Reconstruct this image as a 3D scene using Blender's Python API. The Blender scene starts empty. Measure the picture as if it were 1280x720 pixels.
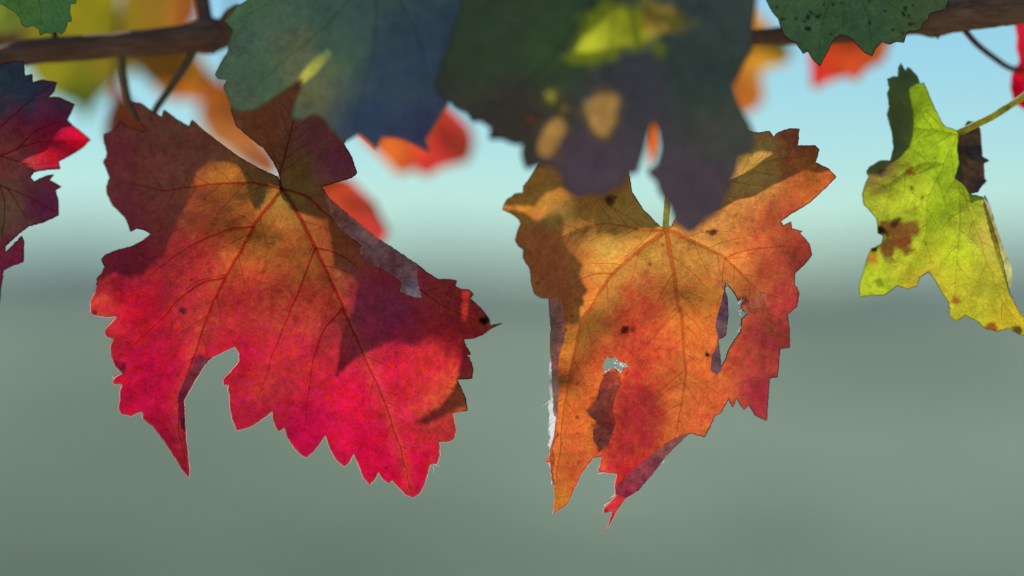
import bpy, math, random
import numpy as np
from mathutils import Vector
from mathutils.geometry import delaunay_2d_cdt

random.seed(7)
RNG = np.random.default_rng(7)
scene = bpy.context.scene
COL = scene.collection

# ------------------------------------------------------------------ camera
CAM = np.array([0.0, -0.87, 1.25])
D0 = 0.87                        # distance of the sharp leaves
LENS, SENSOR = 100.0, 36.0
K = SENSOR / LENS / 1280.0
cam_d = bpy.data.cameras.new("camera")
cam = bpy.data.objects.new("camera", cam_d)
COL.objects.link(cam)
cam.location = CAM
cam.rotation_euler = (math.radians(90), 0, 0)
cam_d.lens, cam_d.sensor_width = LENS, SENSOR
cam_d.clip_start, cam_d.clip_end = 0.02, 30000
cam_d.dof.use_dof = True
cam_d.dof.focus_distance = D0
cam_d.dof.aperture_fstop = 2.8
scene.camera = cam

SUN_AZ, SUN_EL = math.radians(-8), math.radians(42)
S = np.array([math.sin(SUN_AZ) * math.cos(SUN_EL), math.cos(SUN_AZ) * math.cos(SUN_EL), math.sin(SUN_EL)])


def at(px, py, dz):
    """world points for photo coordinates, dz metres behind the sharp plane"""
    d = D0 + np.asarray(dz, float)
    px = np.asarray(px, float); py = np.asarray(py, float)
    return np.stack([(px - 640) * K * d + CAM[0], d + CAM[1], (360 - py) * K * d + CAM[2]], -1)


def lin(c):
    c = np.asarray(c, float) / 255.0
    return np.where(c <= 0.04045, c / 12.92, ((c + 0.055) / 1.055) ** 2.4)


# ------------------------------------------------------------------ noise
def _hash(ix, iy, seed):
    h = (ix * 374761393 + iy * 668265263 + seed * 974634777) & 0x7FFFFFFF
    h = ((h ^ (h >> 13)) * 1274126177) & 0x7FFFFFFF
    return ((h ^ (h >> 16)) & 0xFFFF) / 65535.0


def vnoise(x, y, seed=0):
    ix = np.floor(x).astype(np.int64); iy = np.floor(y).astype(np.int64)
    fx = x - ix; fy = y - iy
    fx = fx * fx * (3 - 2 * fx); fy = fy * fy * (3 - 2 * fy)
    a = _hash(ix, iy, seed); b = _hash(ix + 1, iy, seed)
    c = _hash(ix, iy + 1, seed); d = _hash(ix + 1, iy + 1, seed)
    return (a * (1 - fx) + b * fx) * (1 - fy) + (c * (1 - fx) + d * fx) * fy - 0.5


def fbm(x, y, seed=0, n=3):
    r = 0
    for k in range(n):
        r = r + vnoise(x * 2 ** k, y * 2 ** k, seed + k * 17) / 2 ** k
    return r


# ------------------------------------------------------------------ helpers
def mesh_obj(name, verts, faces, mat, parent=None, base=None, smooth=True, attrs=None):
    verts = np.asarray(verts, float)
    if base is not None:
        verts = verts - np.asarray(base)
    me = bpy.data.meshes.new(name)
    me.from_pydata(verts.tolist(), [], [list(map(int, f)) for f in faces])
    if attrs:
        for k, v in attrs.items():
            v = np.asarray(v, np.float32)
            if v.ndim == 2:
                a = me.attributes.new(k, 'FLOAT_COLOR', 'POINT')
                v4 = np.ones((len(v), 4), np.float32); v4[:, :3] = v
                a.data.foreach_set('color', v4.ravel())
            else:
                a = me.attributes.new(k, 'FLOAT', 'POINT')
                a.data.foreach_set('value', v.ravel())
    if smooth:
        me.polygons.foreach_set('use_smooth', [True] * len(me.polygons))
    me.materials.append(mat)
    me.update()
    o = bpy.data.objects.new(name, me)
    COL.objects.link(o)
    if parent is not None:
        o.parent = parent
    elif base is not None:
        o.location = base
    return o


def thing(name, loc, label, cat, group=None):
    o = bpy.data.objects.new(name, None)
    o.empty_display_size = 0.01
    o.location = loc
    COL.objects.link(o)
    tag(o, label, cat, group)
    return o


def tag(o, label, cat, group=None):
    o['label'] = label; o['category'] = cat
    if group: o['group'] = group


def smooth_path(pts, step):
    """Catmull-Rom through points (any dim), resampled"""
    p = np.asarray(pts, float)
    if len(p) == 2:
        n = max(2, int(np.linalg.norm(p[1] - p[0]) / step) + 1)
        t = np.linspace(0, 1, n)[:, None]
        return p[0] * (1 - t) + p[1] * t
    e = np.vstack([2 * p[0] - p[1], p, 2 * p[-1] - p[-2]])
    out = []
    for i in range(1, len(e) - 2):
        n = max(2, int(np.linalg.norm(e[i + 1] - e[i]) / step))
        t = np.linspace(0, 1, n, endpoint=False)[:, None]
        out.append(0.5 * (2 * e[i] + (e[i + 1] - e[i - 1]) * t + (2 * e[i - 1] - 5 * e[i] + 4 * e[i + 1] - e[i + 2]) * t ** 2
                          + (3 * e[i] - e[i - 1] - 3 * e[i + 1] + e[i + 2]) * t ** 3))
    out.append(e[-2][None])
    return np.vstack(out)


def tube(path, radii, n=8, closed=False, squash=1.0):
    """verts, faces of a tube along a 3-D path"""
    p = np.asarray(path, float); m = len(p)
    r = np.broadcast_to(np.asarray(radii, float), (m,)) if np.ndim(radii) == 0 or len(np.atleast_1d(radii)) == m \
        else np.interp(np.linspace(0, 1, m), np.linspace(0, 1, len(radii)), radii)
    if closed:
        tan = np.roll(p, -1, 0) - np.roll(p, 1, 0)
    else:
        tan = np.gradient(p, axis=0)
    tan = tan / (np.linalg.norm(tan, axis=1, keepdims=True) + 1e-12)
    ref = np.array([0.05, 1.0, 0.03])
    u = np.cross(tan, ref); u /= (np.linalg.norm(u, axis=1, keepdims=True) + 1e-9)
    v = np.cross(tan, u)
    V = []
    for k in range(n):
        a = 2 * math.pi * k / n
        V.append(p + (u * math.cos(a) + v * math.sin(a) * squash) * r[:, None])
    V = np.stack(V, 1).reshape(-1, 3)
    F = []
    for i in range(m if closed else m - 1):
        j = (i + 1) % m
        for k in range(n):
            k2 = (k + 1) % n
            F.append((i * n + k, i * n + k2, j * n + k2, j * n + k))
    if not closed:
        F.append(tuple(range(n))[::-1]); F.append(tuple((m - 1) * n + k for k in range(n)))
    return V, F


def ridge(path, radii, n=6, lift=.85, closed=False):
    """open half-round ridge standing on the near face of a blade"""
    p = np.asarray(path, float); m = len(p); r = np.asarray(radii, float)
    tan = np.roll(p, -1, 0) - np.roll(p, 1, 0) if closed else np.gradient(p, axis=0)
    tan /= (np.linalg.norm(tan, axis=1, keepdims=True) + 1e-12)
    u = np.cross(tan, np.array([0, 1.0, 0])); u /= (np.linalg.norm(u, axis=1, keepdims=True) + 1e-9)
    v = np.cross(tan, u); v *= -np.sign(v[:, 1:2] + 1e-9)              # towards the viewer's side of the blade
    V = np.stack([p + (u * math.cos(a) + v * (math.sin(a) * lift - .12)) * r[:, None] for a in np.linspace(0, math.pi, n)], 1).reshape(-1, 3)
    F = [(i * n + k, i * n + k + 1, (i + 1) % m * n + k + 1, (i + 1) % m * n + k) for i in range(m if closed else m - 1) for k in range(n - 1)]
    return V, F


def join(parts):
    V, F, o = [], [], 0
    for v, f in parts:
        V.append(v); F += [tuple(i + o for i in q) for q in f]; o += len(v)
    return np.vstack(V), F


def in_poly(x, y, poly):
    p = np.asarray(poly, float); inside = np.zeros(len(x), bool)
    x1, y1 = p[:, 0], p[:, 1]; x2, y2 = np.roll(x1, -1), np.roll(y1, -1)
    for a, b, c, d in zip(x1, y1, x2, y2):
        if b == d: continue
        cond = ((b > y) != (d > y)) & (x < (c - a) * (y - b) / (d - b) + a)
        inside ^= cond
    return inside


def densify(poly, step, jit=0.0, seed=0):
    p = np.asarray(poly, float); out = []
    rr = np.random.default_rng(seed)
    for a, b in zip(p, np.roll(p, -1, 0)):
        L = np.linalg.norm(b - a); n = max(1, int(round(L / step)))
        nrm = np.array([-(b - a)[1], (b - a)[0]]) / (L + 1e-9)
        for k in range(n):
            q = a + (b - a) * k / n
            if k and jit:
                q = q + nrm * rr.normal(0, jit)
            out.append(q)
    return np.array(out)


def idw(x, y, ctrl, p=2.0, e=10.0):
    c = np.asarray([[q[0], q[1]] for q in ctrl], float)
    val = np.asarray([q[2] for q in ctrl], float)
    w = 1.0 / ((x[:, None] - c[:, 0]) ** 2 + (y[:, None] - c[:, 1]) ** 2 + e * e) ** p
    w /= w.sum(1, keepdims=True)
    return w @ val


def seg_dist(x, y, paths):
    best = np.full(len(x), 1e9)
    for pth in paths:
        p = np.asarray(pth, float)
        for a, b in zip(p[:-1], p[1:]):
            d = b - a; L2 = d @ d + 1e-9
            t = np.clip(((x - a[0]) * d[0] + (y - a[1]) * d[1]) / L2, 0, 1)
            best = np.minimum(best, np.hypot(x - a[0] - t * d[0], y - a[1] - t * d[1]))
    return best


def triangulate(outline, holes, step):
    """2-D mesh of the region: verts (n,2), tris, number of outline verts"""
    rings = [outline] + list(holes)
    pts = []; edges = []; o = 0
    for r in rings:
        pts.append(r); n = len(r)
        edges += [(o + i, o + (i + 1) % n) for i in range(n)]; o += n
    lo, hi = outline.min(0), outline.max(0)
    hx = np.arange(lo[0], hi[0], step); hy = np.arange(lo[1], hi[1], step * 0.866)
    gx, gy = np.meshgrid(hx, hy); gx = gx + (np.arange(len(hy)) % 2)[:, None] * step / 2
    g = np.stack([gx.ravel(), gy.ravel()], 1) + RNG.uniform(-.12, .12, (gx.size, 2)) * step
    ok = in_poly(g[:, 0], g[:, 1], outline)
    for h in holes: ok &= ~in_poly(g[:, 0], g[:, 1], h)
    allb = np.vstack(rings)
    g = g[ok]
    keep = np.ones(len(g), bool)                                    # keep clear of the boundary
    for i in range(0, len(g), 4000):
        dd = ((g[i:i + 4000, None] - allb[None]) ** 2).sum(-1).min(1)
        keep[i:i + 4000] = dd > (0.55 * step) ** 2
    g = g[keep]
    P = np.vstack([allb, g])
    res = delaunay_2d_cdt([Vector(q) for q in P.tolist()], edges, [], 0, 1e-6)
    V = np.array([[v.x, v.y] for v in res[0]]); T = np.array(res[2])
    c = V[T].mean(1)
    ok = in_poly(c[:, 0], c[:, 1], outline)
    for h in holes: ok &= ~in_poly(c[:, 0], c[:, 1], h)
    return V, T[ok]


# ------------------------------------------------------------------ materials
def nodes(name):
    m = bpy.data.materials.new(name); m.use_nodes = True
    nt = m.node_tree; nt.nodes.clear()
    def N(t, **kw):
        n = nt.nodes.new(t)
        for k, v in kw.items():
            if k == 'inp':
                for a, b in v.items(): n.inputs[a].default_value = b
            else: setattr(n, k, v)
        return n
    return m, nt, N, nt.links.new


def leaf_material(name, spec=0.35, rough=0.5, trans=0.68, mottle=0.5, speck=0.5, bump=.2):
    m, nt, N, L = nodes(name)
    out = N('ShaderNodeOutputMaterial')
    tc = N('ShaderNodeTexCoord')
    pig = N('ShaderNodeAttribute', attribute_name='pigment')
    sur = N('ShaderNodeAttribute', attribute_name='surface')
    # mottling at three scales
    n1 = N('ShaderNodeTexNoise', inp={'Scale': 170.0, 'Detail': 5.0, 'Roughness': 0.65})
    n2 = N('ShaderNodeTexNoise', inp={'Scale': 900.0, 'Detail': 4.0, 'Roughness': 0.7})
    vo = N('ShaderNodeTexVoronoi', feature='DISTANCE_TO_EDGE', inp={'Scale': 520.0, 'Randomness': 1.0})
    vo2 = N('ShaderNodeTexVoronoi', feature='DISTANCE_TO_EDGE', inp={'Scale': 1300.0, 'Randomness': 1.0})
    dist = N('ShaderNodeTexNoise', inp={'Scale': 300.0, 'Detail': 2.0})
    mixv = N('ShaderNodeMixRGB', blend_type='LINEAR_LIGHT', inp={'Fac': 0.003})
    L(tc.outputs['Object'], mixv.inputs[1]); L(dist.outputs['Color'], mixv.inputs[2]); L(tc.outputs['Object'], dist.inputs['Vector'])
    for t in (n1, n2): L(tc.outputs['Object'], t.inputs['Vector'])
    for t in (vo, vo2): L(mixv.outputs[0], t.inputs['Vector'])
    def rng(src, a, b, c, d):
        r = N('ShaderNodeMapRange', inp={'From Min': a, 'From Max': b, 'To Min': c, 'To Max': d}); L(src, r.inputs['Value']); return r.outputs[0]
    def mul(a, b):
        r = N('ShaderNodeMath', operation='MULTIPLY'); L(a, r.inputs[0]); L(b, r.inputs[1]); return r.outputs[0]
    f1 = rng(n1.outputs['Fac'], .3, .7, 1 - .45 * mottle, 1 + .45 * mottle)
    f2 = rng(n2.outputs['Fac'], .3, .7, 1 - .32 * mottle, 1 + .32 * mottle)
    fv = rng(vo.outputs['Distance'], 0.0, .10, 1.24, 1.0)          # netted veinlets let a little more light through
    fv2 = rng(vo2.outputs['Distance'], 0.0, .2, 1.12, 0.96)
    vc = N('ShaderNodeTexVoronoi', feature='F1', inp={'Scale': 520.0, 'Randomness': 1.0}); L(mixv.outputs[0], vc.inputs['Vector'])
    fc = rng(vc.outputs['Color'], 0.1, 0.9, 1 - .3 * mottle, 1 + .3 * mottle)   # each islet between the veinlets has its own tone
    fac = mul(mul(mul(f1, f2), mul(fv, fv2)), fc)
    # dark freckles
    sp = N('ShaderNodeTexVoronoi', feature='F1', inp={'Scale': 210.0, 'Randomness': 1.0}); L(tc.outputs['Object'], sp.inputs['Vector'])
    spn = N('ShaderNodeTexNoise', inp={'Scale': 60.0, 'Detail': 2.0}); L(tc.outputs['Object'], spn.inputs['Vector'])
    sr = rng(sp.outputs['Distance'], .10, .17, 1.0, 0.0)
    sn = rng(spn.outputs['Fac'], .5, .62, 0.0, speck)
    spot = mul(sr, sn)
    # hue wander between greener and redder pigment
    hn = N('ShaderNodeTexNoise', inp={'Scale': 480.0, 'Detail': 3.0, 'Roughness': .6}); L(tc.outputs['Object'], hn.inputs['Vector'])
    hs = N('ShaderNodeHueSaturation'); L(pig.outputs['Color'], hs.inputs['Color'])
    L(rng(hn.outputs['Fac'], .3, .7, .5 - .028 * mottle, .5 + .032 * mottle), hs.inputs['Hue'])
    L(fac, hs.inputs['Value'])
    mx = N('ShaderNodeMixRGB', inp={'Color2': (0.03, 0.012, 0.008, 1)}); L(spot, mx.inputs['Fac']); L(hs.outputs[0], mx.inputs['Color1'])
    hs2 = N('ShaderNodeHueSaturation'); L(sur.outputs['Color'], hs2.inputs['Color']); L(fac, hs2.inputs['Value'])
    mx2 = N('ShaderNodeMixRGB', inp={'Color2': (0.02, 0.012, 0.01, 1)}); L(spot, mx2.inputs['Fac']); L(hs2.outputs[0], mx2.inputs['Color1'])
    # relief: puckers and veinlets
    ad = N('ShaderNodeMath', operation='ADD'); L(rng(vo.outputs['Distance'], 0, .3, 0, .6), ad.inputs[0]); L(n1.outputs['Fac'], ad.inputs[1])
    bp = N('ShaderNodeBump', inp={'Strength': bump, 'Distance': 0.0005}); L(ad.outputs[0], bp.inputs['Height'])
    tr = N('ShaderNodeBsdfTranslucent'); L(mx.outputs[0], tr.inputs['Color']); L(bp.outputs[0], tr.inputs['Normal'])
    pr = N('ShaderNodeBsdfPrincipled', inp={'Roughness': rough, 'Specular IOR Level': spec})
    L(mx2.outputs[0], pr.inputs['Base Color']); L(bp.outputs[0], pr.inputs['Normal'])
    ms = N('ShaderNodeMixShader', inp={0: trans}); L(pr.outputs[0], ms.inputs[1]); L(tr.outputs[0], ms.inputs[2])
    L(ms.outputs[0], out.inputs['Surface'])
    return m


def plain_trans(name, col, tcol=None, trans=0.5, rough=0.4, spec=0.5, bump=0.0, scale=600.0, vary=0.3, clear=0.0, ccol=(1, 1, 1)):
    """translucent stuff such as veins, petioles, hairs: noise-varied colour"""
    m, nt, N, L = nodes(name)
    out = N('ShaderNodeOutputMaterial'); tc = N('ShaderNodeTexCoord')
    n1 = N('ShaderNodeTexNoise', inp={'Scale': scale, 'Detail': 4.0}); L(tc.outputs['Object'], n1.inputs['Vector'])
    mr = N('ShaderNodeMapRange', inp={'From Min': .3, 'From Max': .7, 'To Min': 1 - vary, 'To Max': 1 + vary}); L(n1.outputs['Fac'], mr.inputs['Value'])
    def c(colr):
        h = N('ShaderNodeHueSaturation', inp={'Color': (*colr, 1)}); L(mr.outputs[0], h.inputs['Value']); return h.outputs[0]
    pr = N('ShaderNodeBsdfPrincipled', inp={'Roughness': rough, 'Specular IOR Level': spec}); L(c(col), pr.inputs['Base Color'])
    tr = N('ShaderNodeBsdfTranslucent'); L(c(tcol or col), tr.inputs['Color'])
    if bump:
        b = N('ShaderNodeBump', inp={'Strength': bump, 'Distance': .0005}); L(n1.outputs['Fac'], b.inputs['Height'])
        L(b.outputs[0], pr.inputs['Normal'])
    ms = N('ShaderNodeMixShader', inp={0: trans}); L(pr.outputs[0], ms.inputs[1]); L(tr.outputs[0], ms.inputs[2])
    if clear:                                                      # watery tissue that lets the blade behind show through
        tp = N('ShaderNodeBsdfTransparent', inp={'Color': (*ccol, 1)}); mc = N('ShaderNodeMixShader', inp={0: clear})
        L(ms.outputs[0], mc.inputs[1]); L(tp.outputs[0], mc.inputs[2]); L(mc.outputs[0], out.inputs['Surface'])
    else:
        L(ms.outputs[0], out.inputs['Surface'])
    return m


M_LEAF = leaf_material('autumn_leaf', mottle=.34)
M_LEAF_G = leaf_material('green_leaf', mottle=.25, speck=.25, rough=.5)
M_BACK = leaf_material('far_autumn_leaf', mottle=.25, speck=.1)
M_FLAP = leaf_material('turned_over_blade', mottle=.6, speck=.2, trans=.36, rough=.6, bump=.4)
T = lambda *c: tuple(lin(c))
M_VEIN_RED = plain_trans('red_vein', T(150, 45, 50), T(205, 50, 60), .55, clear=0.66, ccol=(1, 0.42, 0.52))
M_VEIN_PINK = plain_trans('pink_vein', T(225, 140, 105), T(250, 150, 100), .5, clear=0.6, ccol=(1, 0.7, 0.64))
M_VEIN_GOLD = plain_trans('yellow_vein', T(190, 150, 75), T(225, 165, 70), .55, clear=0.72, ccol=(1, 0.98, 0.88))
M_VEIN_GREEN = plain_trans('green_vein', T(120, 135, 70), T(190, 190, 60), .55, clear=0.78, ccol=(1, 0.9, 0.8))
M_VEIN_DARK = plain_trans('dark_vein', T(70, 85, 70), T(90, 100, 50), .35, clear=0.82, ccol=(0.92, 0.94, 0.9))
M_RIM = plain_trans('pale_leaf_rim', T(225, 150, 140), T(250, 196, 180), .78, rough=.4, spec=.2, vary=.15)  # for sunlit stretches, the backlit glow put into a pale colour
M_RIM_DARK = plain_trans('dark_leaf_rim', T(90, 45, 55), T(140, 45, 60), .5, rough=.5, spec=.15)  # darker rim, with shade put into the colour
M_RIM_GREEN = plain_trans('green_leaf_rim', T(120, 130, 90), T(200, 200, 110), .5, rough=.4)
M_PET_G = plain_trans('green_petiole', T(170, 170, 80), T(235, 225, 110), .65, spec=.2)
M_PET_Y = plain_trans('pale_petiole', T(220, 205, 120), T(250, 240, 160), .75, spec=.2)
M_FOLD_G = plain_trans('folded_green_blade', T(160, 154, 96), T(130, 140, 60), .35, rough=.6, spec=.2, vary=.15, scale=300)
M_PET_R = plain_trans('reddish_petiole', T(120, 70, 55), T(170, 90, 60), .3)
M_PET_D = plain_trans('dark_petiole', T(160, 128, 96), T(170, 120, 70), .3, spec=.2)
M_FLUFF = plain_trans('white_fibre', T(246, 242, 238), T(250, 247, 244), .72, rough=.35, vary=.1)
M_DRY = plain_trans('dried_brown_leaf', T(95, 72, 58), T(120, 70, 45), .18, rough=.7, bump=.6, vary=.5)
M_SPOT = plain_trans('black_spot', T(30, 24, 24), T(30, 20, 20), .1, rough=.6)


def bark():
    m, nt, N, L = nodes('vine_bark')
    out = N('ShaderNodeOutputMaterial'); tc = N('ShaderNodeTexCoord')
    mp = N('ShaderNodeMapping'); mp.inputs['Scale'].default_value = (45, 900, 900); L(tc.outputs['Object'], mp.inputs['Vector'])
    n = N('ShaderNodeTexNoise', inp={'Scale': 1.0, 'Detail': 6.0, 'Roughness': .65}); L(mp.outputs[0], n.inputs['Vector'])
    n2 = N('ShaderNodeTexNoise', inp={'Scale': 70.0, 'Detail': 3.0}); L(tc.outputs['Object'], n2.inputs['Vector'])
    cr = N('ShaderNodeValToRGB'); L(n.outputs['Fac'], cr.inputs['Fac'])
    cr.color_ramp.elements[0].position = .3; cr.color_ramp.elements[0].color = (*T(150, 86, 68), 1)
    cr.color_ramp.elements[1].position = .75; cr.color_ramp.elements[1].color = (*T(246, 168, 136), 1)
    mx = N('ShaderNodeMixRGB', blend_type='MULTIPLY', inp={'Fac': .6}); L(cr.outputs[0], mx.inputs[1]); L(n2.outputs['Fac'], mx.inputs[2])
    b = N('ShaderNodeBump', inp={'Strength': 1.0, 'Distance': .0016}); L(n.outputs['Fac'], b.inputs['Height'])
    pr = N('ShaderNodeBsdfPrincipled', inp={'Roughness': .75, 'Specular IOR Level': .3}); L(mx.outputs[0], pr.inputs['Base Color']); L(b.outputs[0], pr.inputs['Normal'])
    L(pr.outputs[0], out.inputs['Surface'])
    return m


M_BARK = bark()


# ------------------------------------------------------------------ leaf builder
class Leaf:
    """a vine leaf: outline and veins in photo pixels, laid on a curved sheet given by depth control points"""

    def __init__(self, outline, junction, depth, colour, surface, label, cat='leaf', group=None, holes=(), veins=(), step=2.4,
                 rough_edge=.25, pucker=.0015, noise=.0022, spots=(), mat=None, vein_mat=None, seed=1, surf_mul=None, ncol=.14, pscale=1.7, chroma=1.2, vein_tint=None):
        self.seed, self.depth, self.pucker, self.noise = seed, depth, pucker, noise
        self.outline = densify(outline, step, rough_edge, seed)
        self.holes = [densify(h, step, rough_edge, seed + 5 + i) for i, h in enumerate(holes)]
        self.raw = np.asarray(outline, float)
        self.veins = [smooth_path(v, 5) for v in veins]
        self.scale = max(np.ptp(self.raw[:, 0]), np.ptp(self.raw[:, 1]))
        self.junction = junction
        self.base = at(junction[0], junction[1], self.dz(np.array([junction[0]], float), np.array([junction[1]], float))[0])
        self.root = thing('vine_leaf', self.base, label, cat, group)
        V, F = triangulate(self.outline, self.holes, step)
        x, y = V[:, 0], V[:, 1]
        P = at(x, y, self.dz(x, y))
        # pigment from control points, with a wandering lookup so that colour borders are ragged
        wx = x + fbm(x / 20, y / 20, seed + 3) * 17; wy = y + fbm(x / 20, y / 20, seed + 9) * 17
        pig = idw(wx, wy, [(a, b, lin(c)) for a, b, c in colour], 1.7, 16.0) * pscale
        pig = pig * (1 + ncol * 2 * fbm(x / 9, y / 9, seed + 31, 3))[:, None]
        mx = pig.max(1, keepdims=True); pig = mx * (pig / mx) ** chroma
        if vein_tint is not None:                                  # colour drains last along the veins
            q = seg_dist(x, y, [v[::2] for v in self.veins]) * (1 + .8 * fbm(x / 14, y / 14, seed + 71))
            wv = (np.exp(-(q / vein_tint[1]) ** 1.3) * vein_tint[2])[:, None]
            pig = pig * (1 - wv) + lin(vein_tint[0]) * wv * mx / mx.mean()
        if isinstance(surface, tuple):
            sur = np.broadcast_to(lin(surface), pig.shape).copy()
        else:
            sur = idw(wx, wy, [(a, b, lin(c)) for a, b, c in surface], 2.0, 12.0)
        if surf_mul:                                               # some of the pigment shows on the lower face too
            sur = sur * (1 - surf_mul) + pig * surf_mul
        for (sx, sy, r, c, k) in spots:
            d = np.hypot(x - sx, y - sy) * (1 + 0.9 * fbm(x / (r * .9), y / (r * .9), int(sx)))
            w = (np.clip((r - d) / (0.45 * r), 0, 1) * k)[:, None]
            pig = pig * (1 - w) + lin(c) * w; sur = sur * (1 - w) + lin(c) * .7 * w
        pig = pig * np.minimum(1, .93 / pig.max(1, keepdims=True)); sur = sur * np.minimum(1, .8 / sur.max(1, keepdims=True))
        self.blade = mesh_obj('blade', P, F, mat or M_LEAF, self.root, self.base,
                              attrs={'pigment': np.clip(pig, 0.001, .95), 'surface': np.clip(sur, .001, .9)})
        self.vein_mat = vein_mat

    def dz(self, x, y):
        d = idw(x, y, self.depth, 1.5, 18.0)
        d = d + self.noise * (fbm(x / 70, y / 70, self.seed, 2) + .35 * fbm(x / 24, y / 24, self.seed + 4, 2))
        if self.veins and self.pucker:
            q = seg_dist(x, y, [v[::2] for v in self.veins])
            d = d + self.pucker * (np.exp(-q / 17.0) - .4)        # veins lie in grooves, the blade swells between them
        return d

    def pts(self, path, off=0.0):
        p = np.asarray(path, float)
        return at(p[:, 0], p[:, 1], self.dz(p[:, 0], p[:, 1]) + off)

    def vein(self, paths, radii, mat=None, name='vein'):
        parts = []
        for pth, r in zip(paths, radii):
            sp = smooth_path(pth, 2.5)
            sp = sp + np.stack([fbm(sp[:, 0] / 18, sp[:, 1] / 18, 3), fbm(sp[:, 0] / 18, sp[:, 1] / 18, 8)], 1) * 2.2
            parts.append(ridge(self.pts(sp, -0.00002), np.linspace(r[0], r[1], len(sp))))
        V, F = join(parts)
        return mesh_obj(name, V, F, mat or self.vein_mat, self.root, self.base)

    def side(self, paths, radii, mat=None):
        for p, r in zip(paths, radii): self.vein([p], [r], mat, 'side_vein')

    def auto_branches(self, main, n, length, ang=48, r=.00016, start=.12):
        """side veins that leave a main vein in turn to left and right and bend towards its tip"""
        m = smooth_path(main, 2.0); out = []; rad = []
        for k in range(n):
            f = start + (0.95 - start) * k / n
            i = int(f * (len(m) - 2)); a = m[i]; tdir = m[min(i + 3, len(m) - 1)] - m[max(i - 3, 0)]
            tdir = tdir / (np.linalg.norm(tdir) + 1e-9)
            s = 1 if k % 2 else -1
            th = math.radians(ang + random.uniform(-8, 8)) * s
            pth = [a]; h = math.atan2(tdir[1], tdir[0]) + th
            ll = length * (1 - .5 * f) * random.uniform(.7, 1.1)
            for q in range(int(ll / 6)):
                h -= s * .035 + random.uniform(-.05, .05)
                pth.append(pth[-1] + 6 * np.array([math.cos(h), math.sin(h)]))
            pth = np.array(pth); ok = in_poly(pth[:, 0], pth[:, 1], self.raw)
            for hh in self.holes: ok &= ~in_poly(pth[:, 0], pth[:, 1], hh)
            cut = len(pth) if ok.all() else int(np.argmin(ok))
            if cut > 3:
                out.append(pth[:cut]); rad.append((r, r * .35))
        return out, rad

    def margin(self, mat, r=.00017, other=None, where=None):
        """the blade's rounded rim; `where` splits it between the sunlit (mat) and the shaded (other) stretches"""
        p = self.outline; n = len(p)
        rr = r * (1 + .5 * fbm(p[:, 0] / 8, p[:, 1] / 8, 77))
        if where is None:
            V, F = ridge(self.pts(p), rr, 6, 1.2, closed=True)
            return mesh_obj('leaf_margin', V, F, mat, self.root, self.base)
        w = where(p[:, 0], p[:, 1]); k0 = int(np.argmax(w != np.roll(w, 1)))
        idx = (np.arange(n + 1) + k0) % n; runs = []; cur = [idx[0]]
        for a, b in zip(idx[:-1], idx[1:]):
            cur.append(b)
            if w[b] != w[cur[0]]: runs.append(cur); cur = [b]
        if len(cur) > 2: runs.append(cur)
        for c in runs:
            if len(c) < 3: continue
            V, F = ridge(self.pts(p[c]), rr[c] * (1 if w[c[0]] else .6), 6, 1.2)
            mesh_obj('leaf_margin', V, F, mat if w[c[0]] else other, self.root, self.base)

    def flap(self, poly, dctrl, colour, surface, step=2.4, mat=None, name='folded_margin'):
        """a piece of the blade turned over on itself, its own sheet in front of the blade"""
        ol = densify(poly, step, .3, self.seed + 50)
        V, F = triangulate(ol, [], step); x, y = V[:, 0], V[:, 1]
        z = idw(x, y, dctrl, 1.5, 6.0) + self.dz(x, y) + .0006 * fbm(x / 12, y / 12, 5)
        wx = x + fbm(x / 12, y / 12, 3) * 14; wy = y + fbm(x / 12, y / 12, 9) * 14
        pig = idw(wx, wy, [(a, b, lin(c)) for a, b, c in colour], 2, 6); sur = idw(wx, wy, [(a, b, lin(c)) for a, b, c in surface], 2, 6)
        v = 1 + .6 * fbm(x / 7, y / 7, 41, 3)
        return mesh_obj(name, at(x, y, z), F, mat or M_FLAP, self.root, self.base, attrs={'pigment': pig * v[:, None], 'surface': sur * v[:, None]})

    def stalk(self, pts, r0, r1, mat, name='petiole'):
        """petiole: points (px, py, dz) starting at the blade's junction"""
        p = np.asarray(pts, float); q = at(p[:, 0], p[:, 1], p[:, 2])
        s = smooth_path(q, .002)
        V, F = tube(s, np.linspace(r0, r1, len(s)), 10)
        mesh_obj(name, V, F, mat, self.root, self.base)

    def fibres(self, specs, r=.00012, name='torn_fringe', mat=None):
        """ragged white hairs: (px, py, angle deg, length px, dz offset)"""
        parts = []
        for (px, py, an, ln, dz) in specs:
            a = math.radians(an); p = np.array([px, py], float); pth = [p]
            bend = random.uniform(-.25, .25)
            for k in range(5):
                a += bend + random.uniform(-.2, .2)
                p = p + ln / 5 * np.array([math.cos(a), -math.sin(a)]); pth.append(p)
            pth = np.array(pth)
            z = self.dz(pth[:1, 0], pth[:1, 1])[0] + dz + np.cumsum(np.random.default_rng(int(px * 13 + py)).normal(0, .0003, len(pth)))
            s = smooth_path(at(pth[:, 0], pth[:, 1], z), .0004)
            parts.append(ridge(s, np.linspace(r, r * .4, len(s)), 5, 1.0))
        V, F = join(parts)
        return mesh_obj(name, V, F, mat or M_FLUFF, self.root, self.base)

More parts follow.
